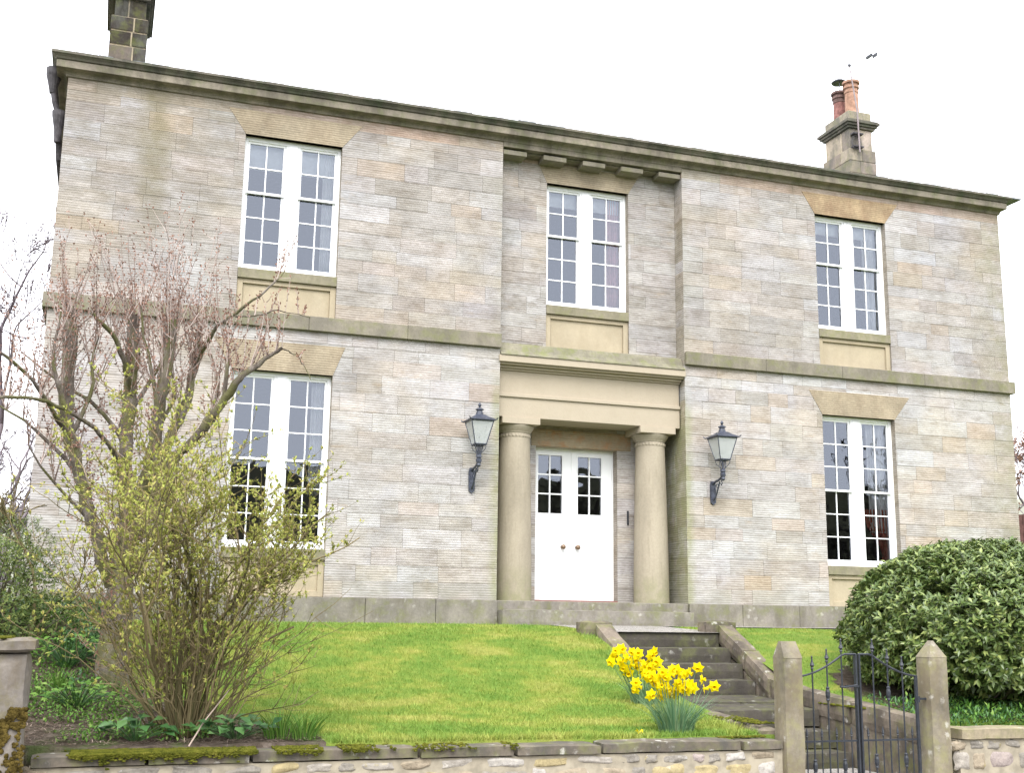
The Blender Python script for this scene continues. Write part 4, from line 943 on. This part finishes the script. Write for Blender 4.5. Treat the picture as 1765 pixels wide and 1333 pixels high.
P = np.array(P); D = np.array(D)
mk('young_leaves', leaves(P, D, np.tile([0., -.3, 1.], (len(P), 1)), rng.uniform(.022, .046, len(P)), .019, .2, .05), M_YOUNG, sh, False, SB)
for (px, py, px2, py2) in ((330, 1285, 545, 880),):
    pass
tag(mk('fallen_stick', tubes([(np.array([tuple(at(a, b, Yq)) for a, b, Yq in ((325, 1288, -6.5), (352, 1245, -6.35), (395, 1190, -6.2))]), np.array([.008, .007, .004]))], 5), M_LITTER), 'pale dead stick leaning out of the shrub base behind the mossy coping', 'stick')

# ---- rounded glossy bush
def bush(name, c, R, nros, L, Wd, mat, label, cat, nl=(6, 9), seed=1, inner=.35, zmin=-9, stemmat=None, lump=.12, group=None):
    rg = np.random.default_rng(seed); c = np.array(c, float); R = np.array(R, float)
    e = empty(name, (c[0], c[1], max(c[2]-R[2], zmin)), 0, label, cat, group); O = np.array(e.location)
    u = rg.normal(size=(nros, 3)); u /= np.linalg.norm(u, axis=1, keepdims=True); u[:, 2] = np.where(u[:, 2] < -.55, -u[:, 2], u[:, 2])
    lum = np.array([mnoise.noise(Vector(tuple(v*2.6+seed)))+.5*mnoise.noise(Vector(tuple(v*6+seed))) for v in u])
    rad = 1+lump*lum-np.where(rg.random(nros) < inner, rg.random(nros)*.28, rg.random(nros)*.05)
    p = c+u*R*rad[:, None]; ok = p[:, 2] > zmin; p = p[ok]; u = u[ok]
    ax = unit_rows(u/R+rg.normal(size=u.shape)*.22*np.min(1/R)+np.array([0, 0, .6/np.max(R)]))
    Ps = []; Ds = []; Us = []; Ls = []
    for k in range(nl[1]):
        keep = rg.random(len(p)) < (1 if k < nl[0] else .6)
        a = k*2.399+rg.uniform(0, 6.28, len(p)); t1 = unit_rows(np.cross(ax, np.array([.3, .2, .93]))); t2 = np.cross(ax, t1)
        el = rg.uniform(.35, .8, len(p))+.25*(k < 2)
        d = t1*np.cos(a)[:, None]+t2*np.sin(a)[:, None]+ax*el[:, None]; d[:, 2] -= .1
        Ps.append((p+ax*.01*k)[keep]); Ds.append(d[keep]); Us.append(ax[keep]); Ls.append(L*rg.uniform(.65, 1.15, keep.sum()))
    Ps, Ds, Us, Ls = map(np.concatenate, (Ps, Ds, Us, Ls))
    mk('leaves', leaves(Ps, Ds, Us, Ls, Ls*Wd/L, .22, .06), mat, e, False, O)
    # branches from the base to the crown
    rs_ = random.Random(seed); st = []
    for k in range(70):
        i = rs_.randrange(len(p)); b = np.array([c[0]+rs_.uniform(-.2, .2), c[1]+rs_.uniform(-.2, .2), O[2]])
        mid = (b+p[i])/2+np.array([0, 0, -.1*R[2]]); t = np.linspace(0, 1, 7)[:, None]; C = (1-t)**2*b+2*t*(1-t)*mid+t*t*p[i]; st.append((C, np.linspace(.022, .004, 7)))
    mk('branches', tubes(st, 5), stemmat or M_BARK, e, False, O)
    # shaded inner foliage so that no daylight shows through the middle
    u2 = rg.normal(size=(nros*2, 3)); u2 /= np.linalg.norm(u2, axis=1, keepdims=True); q = c+u2*R*(.5+.38*rg.random(nros*2))[:, None]; q = q[q[:, 2] > zmin]
    mk('inner_leaves', leaves(q, rg.normal(size=q.shape), rg.normal(size=q.shape), L*1.3, Wd*1.6, .2), mat, e, False, O)
    return e
def unit_rows(v): return v/(np.linalg.norm(v, axis=1, keepdims=True)+1e-9)
bush('rounded_bush', (3.22, -4.75, -.38), (1.64, 1.6, 1.07), 6400, .092, .034, M_LAUREL, 'big dome-shaped evergreen bush with glossy whorled leaves behind the pointed gate post', 'bush', (6, 9), 5, .35, -1.3, lump=.07)
bush('evergreen_shrub', (-8.45, -2.6, -.25), (.95, 1.0, .98), 3000, .05, .012, M_HEDGE, 'dark feathery evergreen shrub at the left corner of the house behind the pier', 'shrub', (5, 7), 8, .4, -1.0, lump=.25)
bush('evergreen_shrub', (-9.3, -4.3, -.35), (.9, .9, .8), 2000, .045, .016, M_HEDGE, 'loose green shrub at the left edge, between the pier and the feathery evergreen', 'shrub', (5, 7), 9, .5, -1.15, lump=.3)

# ---- ground cover and bed plants
def scatter(name, num, region, mat, Lr, Wd, seed, up=.5, label=None, fz=None, curl=.05, clump=None, zoff=0):
    rg = np.random.default_rng(seed); P = []
    while len(P) < num:
        x = rg.uniform(region[0], region[1]); y = rg.uniform(region[2], region[3])
        if fz and not fz(x, y): continue
        P.append((x, y, gz(x, y)+zoff+rg.uniform(0, clump or .02)))
    P = np.array(P); D = rg.normal(size=(num, 3)); D[:, 2] = abs(D[:, 2])*up
    o = mk(name, leaves(P, D, np.tile([0., 0., 1.], (num, 1)), rg.uniform(*Lr, num), Wd, .15, curl), mat); o['kind'] = 'stuff'; return o
nz2 = lambda x, y, s=1.6, o=0: mnoise.noise(Vector((x*s, y*s, o)))
scatter('ground_cover', 9000, (-8.6, -6.2, -6.3, -1.5), M_WEED, (.025, .06), .022, 3, .9, fz=lambda x, y: bed(x, y) and nz2(x, y) > -.02-(.25 if y > -5.2 else 0), clump=.10)
scatter('ground_cover', 6000, (-8.6, -6.4, -5.0, -1.0), M_DEEP, (.04, .09), .03, 4, .9, fz=lambda x, y: bed(x, y) and nz2(x, y, 1.1, 4) > .0, clump=.22)
scatter('leaf_litter', 4500, (-8.2, -5.3, -6.42, -4.4), M_LITTER, (.03, .14), .007, 5, .12, fz=lambda x, y: bed(x, y), clump=.02)
scatter('ground_cover', 5000, (1.3, 6, -6.42, -5.0), M_DEEP, (.04, .10), .02, 6, 1.2, clump=.12)
scatter('ground_cover', 1500, (1.3, 5, -6.42, -5.2), M_WEED, (.05, .09), .03, 7, .8, clump=.15)
def plant(name, x, y, num, L, Wd, h, sp, mat, label, cat, seed, group=None):
    rg = np.random.default_rng(seed); z = gz(x, y); e = empty(name, (x, y, z), 0, label, cat, group); O = np.array([x, y, z])
    a = rg.uniform(0, 6.28, num); r = sp*np.sqrt(rg.random(num)); st = []; P = []; D = []
    for k in range(num):
        tip = np.array([x+r[k]*math.cos(a[k]), y+r[k]*math.sin(a[k]), z+h*rg.uniform(.4, 1)*(1-.3*r[k]/sp)])
        b = np.array([x+.15*r[k]*math.cos(a[k]), y+.15*r[k]*math.sin(a[k]), z]); t = np.linspace(0, 1, 5)[:, None]
        C = b+(tip-b)*t+np.array([0, 0, .2*h])*t*(1-t); st.append((C, np.full(5, .0035))); P.append(tip); D.append([math.cos(a[k]), math.sin(a[k]), -.15+.3*rg.random()])
    mk('leaf_stalks', tubes(st, 4), M_DEEP, e, False, O)
    mk('leaves', leaves(np.array(P), np.array(D)+rg.normal(size=(num, 3))*.3, np.tile([0., -.3, 1.], (num, 1)), rg.uniform(.7, 1.2, num)*L, Wd, .12, .08), mat, e, False, O)
plant('leafy_plant', -6.85, -6.2, 34, .13, .10, .22, .26, M_DEEP, 'low plant with broad blue-green leaves to the left of the arching shrub base', 'plant', 1, 'broad-leaved plants at the shrub base')
plant('leafy_plant', -6.02, -6.2, 46, .13, .10, .2, .34, M_DEEP, 'low plant with broad blue-green leaves to the right of the arching shrub base', 'plant', 2, 'broad-leaved plants at the shrub base')
plant('leafy_plant', -7.35, -4.9, 60, .08, .06, .3, .35, M_WEED, 'bright green leafy weed in the bed just right of the stone pier', 'plant', 3)
plant('leafy_plant', -7.5, -3.6, 70, .08, .06, .4, .35, M_WEED, 'taller bright green leafy plant in the bed behind the stone pier', 'plant', 4)
def blades(x, y, num, L, Wd, sp, lean, rg, z=None):
    z = gz(x, y) if z is None else z; a = rg.uniform(0, 6.28, num); r = sp*np.sqrt(rg.random(num)); V = []; F = []
    for k in range(num):
        l = L*rg.uniform(.6, 1.1); b = np.array([x+r[k]*math.cos(a[k]), y+r[k]*math.sin(a[k]), z-.01]); o_ = np.array([math.cos(a[k]), math.sin(a[k]), 0]); ln = lean*(.3+r[k]/sp)*rg.uniform(.5, 1.2)
        s = np.array([-o_[1], o_[0], 0])*Wd*.5; s = unit(s+rg.normal(size=3)*[.3, .3, 0]*Wd)*Wd*.5; base = len(V)
        for i in range(5):
            t = i/4; p = b+o_*ln*t*t*l+np.array([0, 0, l*(t-.18*t*t*ln)]); ww = (1-.15*t) if t < .75 else .35 if t < 1 else .05
            V += [p-s*ww, p+s*ww]
        for i in range(4): F.append([base+2*i, base+2*i+1, base+2*i+3, base+2*i+2])
    return np.array(V), np.array(F)
for i, (x, y, lb) in enumerate([(-5.62, -6.15, 'tuft of long bright green blades behind the coping where the shrub meets the lawn'), (-5.42, -6.22, 'smaller tuft of grassy blades at the edge of the lawn, right of the other tuft'), (-7.55, -4.2, 'small bright grassy tuft in the bed beside the pollarded trunk')]):
    z = gz(x, y); o = mk('grass_tuft', blades(x, y, (120, 90, 50)[i], (.34, .3, .25)[i], .010, (.16, .12, .08)[i], .8, np.random.default_rng(i+40)), M_WEED, None, False, (x, y, z)); o.location = (x, y, z); tag(o, lb, 'grass tuft')

# ---- daffodils
def flower_mesh():
    rg = np.random.default_rng(2); P = np.zeros((6, 3)); a = np.arange(6)*math.pi/3; D = np.stack([np.cos(a), np.sin(a), np.full(6, -.12)], 1)
    V, F = leaves(P, D, np.tile([0., 0., 1.], (6, 1)), .052, .046, .06, .05)
    me = mesh_np('flower', V, F, M_PETAL); m = MB(); m.lathe([(.006, -.012), (.010, .0), (.012, .018), (.019, .034), (.016, .033), (.009, .016), (.004, .004)], (0, 0, 0), 10)
    t = m.build('trumpet', M_TRUMP, me); t.data.polygons.foreach_set('use_smooth', [True]*len(t.data.polygons)); return me, t
fl0, tr0 = flower_mesh(); first = [True]
def put_flower(parent, loc, R):
    if first[0]: f, t = fl0, tr0; first[0] = False
    else:
        f = fl0.copy(); COL.objects.link(f); t = tr0.copy(); COL.objects.link(t); t.parent = f
    f.parent = parent; f.matrix_local = Matrix.Translation(loc) @ R
def daff(base, px_list, Y, nleaf, sp, label, seed, L=.36):
    rg = np.random.default_rng(seed); x, y = base; z = gz(x, y); e = empty('daffodil_clump', (x, y, z), 0, label, 'daffodils', 'daffodil clumps beside the steps')
    V, F = blades(x, y, nleaf, L, .013, sp, .75, rg); mk('leaves', (V, F), M_DAFL, e, False, (x, y, z)); st = []
    for (px, py) in px_list:
        Yq = Y+rg.uniform(-.16, .16); p = np.array(at(px, py, Yq)); b = np.array([x+(p[0]-x)*.3, y+(p[1]-y)*.3, z]); t = np.linspace(0, 1, 6)[:, None]
        pk = p+np.array([0, .03, .012]); C = b+(pk-b)*t+np.array([0, 0, .04])*t*(1-t); C = np.vstack([C, p[None]]); st.append((C, np.full(7, .004)))
        az = rg.uniform(-1.1, 1.1); R = Matrix.Rotation(az, 4, 'Z') @ Matrix.Rotation(R_(90+rg.uniform(-5, 30)), 4, 'X') @ Matrix.Rotation(rg.uniform(0, 1), 4, 'Z') @ Matrix.Scale(rg.uniform(1.1, 1.45), 4)
        put_flower(e, Vector(tuple(p-np.array([x, y, z]))), R)
    mk('flower_stalks', tubes(st, 4), M_DAFL, e, False, (x, y, z)); return e
A_ = [(1057, 1130), (1053, 1142), (1071, 1120), (1076, 1130), (1068, 1140), (1090, 1125), (1100, 1127), (1095, 1138), (1104, 1140), (1123, 1130), (1127, 1124), (1120, 1138), (1133, 1142), (1088, 1147), (1098, 1150), (1110, 1147), (1075, 1152), (1083, 1161), (1121, 1152), (1129, 1155), (1060, 1133), (1080, 1135), (1062, 1123), (1112, 1155), (1104, 1157)]
B_ = [(1112, 1160), (1118, 1170), (1124, 1166), (1109, 1165), (1096, 1178), (1100, 1184), (1095, 1190), (1122, 1199), (1140, 1200), (1154, 1198), (1132, 1180), (1140, 1182), (1145, 1185), (1138, 1166), (1142, 1160), (1156, 1163), (1159, 1155), (1172, 1162), (1180, 1163), (1187, 1160), (1203, 1152), (1210, 1172), (1214, 1188), (1231, 1184), (1150, 1188), (1156, 1192), (1166, 1190), (1173, 1180), (1180, 1176), (1186, 1186), (1194, 1187), (1190, 1180), (1160, 1198), (1175, 1188), (1168, 1178), (1127, 1176), (1149, 1168), (1166, 1156), (1183, 1192)]
cA = at(1112, 1196, -4.75); daff((cA.x, -4.75), A_, -4.9, 130, .15, 'clump of yellow daffodils nearer the steps, half hidden behind the front clump', 3, .34)
cB = at(1165, 1256, -6.25); daff((cB.x, -6.25), B_, -6.2, 190, .17, 'front clump of yellow daffodils on the lawn corner above the wall coping', 4, .42)
for (px, py, lb) in ((1102, 1260, 'fallen yellow daffodil head lying on the grass left of the front clump'), (1159, 1263, 'single yellow petal scrap lying on the grass in front of the daffodils')):
    p = at(px, py, -6.35); z = gz(p.x, -6.35)+.02; f = fl0.copy(); COL.objects.link(f); t = tr0.copy(); COL.objects.link(t); t.parent = f; f.parent = None
    f.name = 'fallen_daffodil'; f.matrix_world = Matrix.Translation((p.x, -6.35, z)) @ Matrix.Rotation(R_(60), 4, 'Y') @ Matrix.Scale(1.15 if px < 1150 else .5, 4); tag(f, lb, 'daffodil')

# ---- lawn blades
def lawnblades(num, x0, x1, y0, y1, seed, hh=(.016, .038)):
    rg = np.random.default_rng(seed); P = []
    X = rg.uniform(x0, x1, num); Y = y0+(y1-y0)*rg.random(num)**1.25
    ok = [not bed(a, b) and not (-1.0 < a < 1.12 and b < -1.95) and not (abs(a) < .97 and b > -2.35) for a, b in zip(X, Y)]; X = X[ok]; Y = Y[ok]
    Z = np.array([gz(a, b) for a, b in zip(X, Y)])-.004; k = len(X); a = rg.uniform(0, 6.28, k); h = rg.uniform(*hh, k); w_ = rg.uniform(.0025, .0045, k)
    B = np.stack([X, Y, Z], 1); S = np.stack([np.cos(a)*w_, np.sin(a)*w_, np.zeros(k)], 1); T_ = B+np.stack([rg.normal(size=k)*.45*h, rg.normal(size=k)*.45*h, h], 1)
    V = np.stack([B-S, B+S, T_], 1).reshape(-1, 3); F = np.arange(3*k).reshape(-1, 3)
    o = mk('grass', (V, F), M_BLADE); o['kind'] = 'stuff'
lawnblades(170000, -6.9, -.95, -6.46, -.3, 1); lawnblades(30000, 1.0, 3.4, -6.3, -.5, 2)
lawnblades(4500, -5.3, -.95, -6.50, -6.38, 3, (.03, .08)); lawnblades(7000, -5.4, -1.05, -6.4, -.3, 4, (.04, .075)); lawnblades(1500, -1.25, -1.0, -6.3, -2.2, 5, (.04, .10))

# ---- bare background trees
def grow(p, d, L, r, depth, out, rs, tips, g=.04, ratio=.72, nch=(2, 3), jit=.10):
    C = curve(p, d, L, 6, g, jit, rs); out.setdefault(depth, []).append((C, np.linspace(r, r*.62, 6)))
    if depth == 0: tips.extend([C[-1], C[3]]); return
    for k in range(rs.randint(*nch)+(1 if depth < 3 else 0)):
        i = 5 if k == 0 else rs.randint(2, 5); dd = unit(C[i]-C[i-1]); a = rng.normal(size=3)*(.25 if k == 0 else .62)
        grow(C[i], unit(dd+a), L*ratio*rs.uniform(.75, 1.15), r*(.64 if k == 0 else .5), depth-1, out, rs, tips, g, ratio, nch, jit)
def bare_tree(x, y, z, H, seed, label, depth=6, r=.2, mat=None, buds=.0, group=None, rmin=.006):
    rs = random.Random(seed); out = {}; tips = []; O = np.array([x, y, z]); grow(O.copy(), np.array([rs.gauss(0, .08), rs.gauss(0, .08), 1]), H*.26, r, depth, out, rs, tips)
    e = empty('bare_tree', (x, y, z), 0, label, 'tree', group)
    mk('trunk', tubes(out[depth]+out[depth-1], 8), M_BARK if mat is None else mat, e, True, O)
    al_ = [q for k in out if k < depth-1 for q in out[k]]; al_ = [(C, np.maximum(rr, rmin)) for C, rr in al_]
    mk('crown', tubes(al_, 3), mat or M_DTWIG, e, False, O)
    if buds: mk('buds', budsat(np.array(tips), buds, rng), M_BUD if mat is None else mat, e, False, O)
def px_at(px, Y): return at(px, 1000, Y).x
GT = 'bare trees behind the house on the left'
bare_tree(px_at(-40, 5)-.0, 5, -.4, 9.0, 3, 'nearest bare tree with budded purple twigs at the left edge, beside the downpipe', 7, .13, M_DTWIG, .05)
bare_tree(px_at(-10, 14), 14, -.4, 7.5, 5, 'slim bare tree behind the left corner of the house, second from the edge', 6, .12, M_DTWIG, .05, GT)
bare_tree(px_at(35, 26), 26, -.4, 9, 6, 'hazy bare tree far behind the left corner, closest to the house wall', 6, .15, M_DTWIG, .0, GT)
bare_tree(px_at(5, 38), 38, -.4, 12, 16, 'hazy bare tree farthest back at the left edge', 6, .2, M_DTWIG, .0, GT)
bare_tree(at(1800, 900, 6).x, 6, -.4, 8.0, 9, 'bare tree reaching into the right edge beside the house corner', 7, .14, None, .07)
bare_tree(at(1775, 900, 22).x, 22, -.4, 9.5, 19, 'distant bare tree with dark bark behind the right-hand corner', 6, .2, None, .05)
bare_tree(-7.9, -2.9, -.9, 3.2, 44, 'thin bare twiggy shrub beside the feathery evergreen at the left', 5, .03, M_STEM)
bare_tree(-8.6, -5.4, -1.2, 2.4, 45, 'low tangle of bare pale stems behind the stone pier', 5, .025, M_TWIG)
# trees across the road, seen mirrored in the windows
for i, (x, y, H, r, dp) in enumerate([(-16, -38, 12, .3, 6), (12.2, -31, 11, .36, 7), (15.8, -29, 12, .32, 7), (23.5, -31, 12, .38, 7), (28, -30, 12, .34, 7), (34, -40, 13, .3, 6)]):
    bare_tree(x, y, -2, H, 60+i, 'bare roadside tree across the road, number %s counting from the left' % ['one', 'two', 'three', 'four', 'five', 'six'][i], dp, r, M_DTRUNK, 0, 'bare trees across the road', .022)
# brown fence at the far right
fx = at(1755, 950, 1.2).x
e = empty('boarded_fence', (fx, 1.2, -.4), 0, 'dark red-brown boarded fence against the right-hand corner of the house', 'fence')
m = MB()
for k in range(24): m.box(.15*k, .15*k+.14, -.012, .012, 0, 2.22+.01*math.sin(k*7))
m.build('boards', plain('red_brown_board', (.10, .05, .045), .85, .2, var=.3, sc=6), e)
m = MB(); m.box(0, 3.6, .014, .07, .4, .5); m.box(0, 3.6, .014, .07, 1.7, 1.8); m.build('rail', plain('fence_rail_wood', (.09, .05, .04), .85), e)
SC.cycles.max_bounces = 8; SC.cycles.transparent_max_bounces = 16
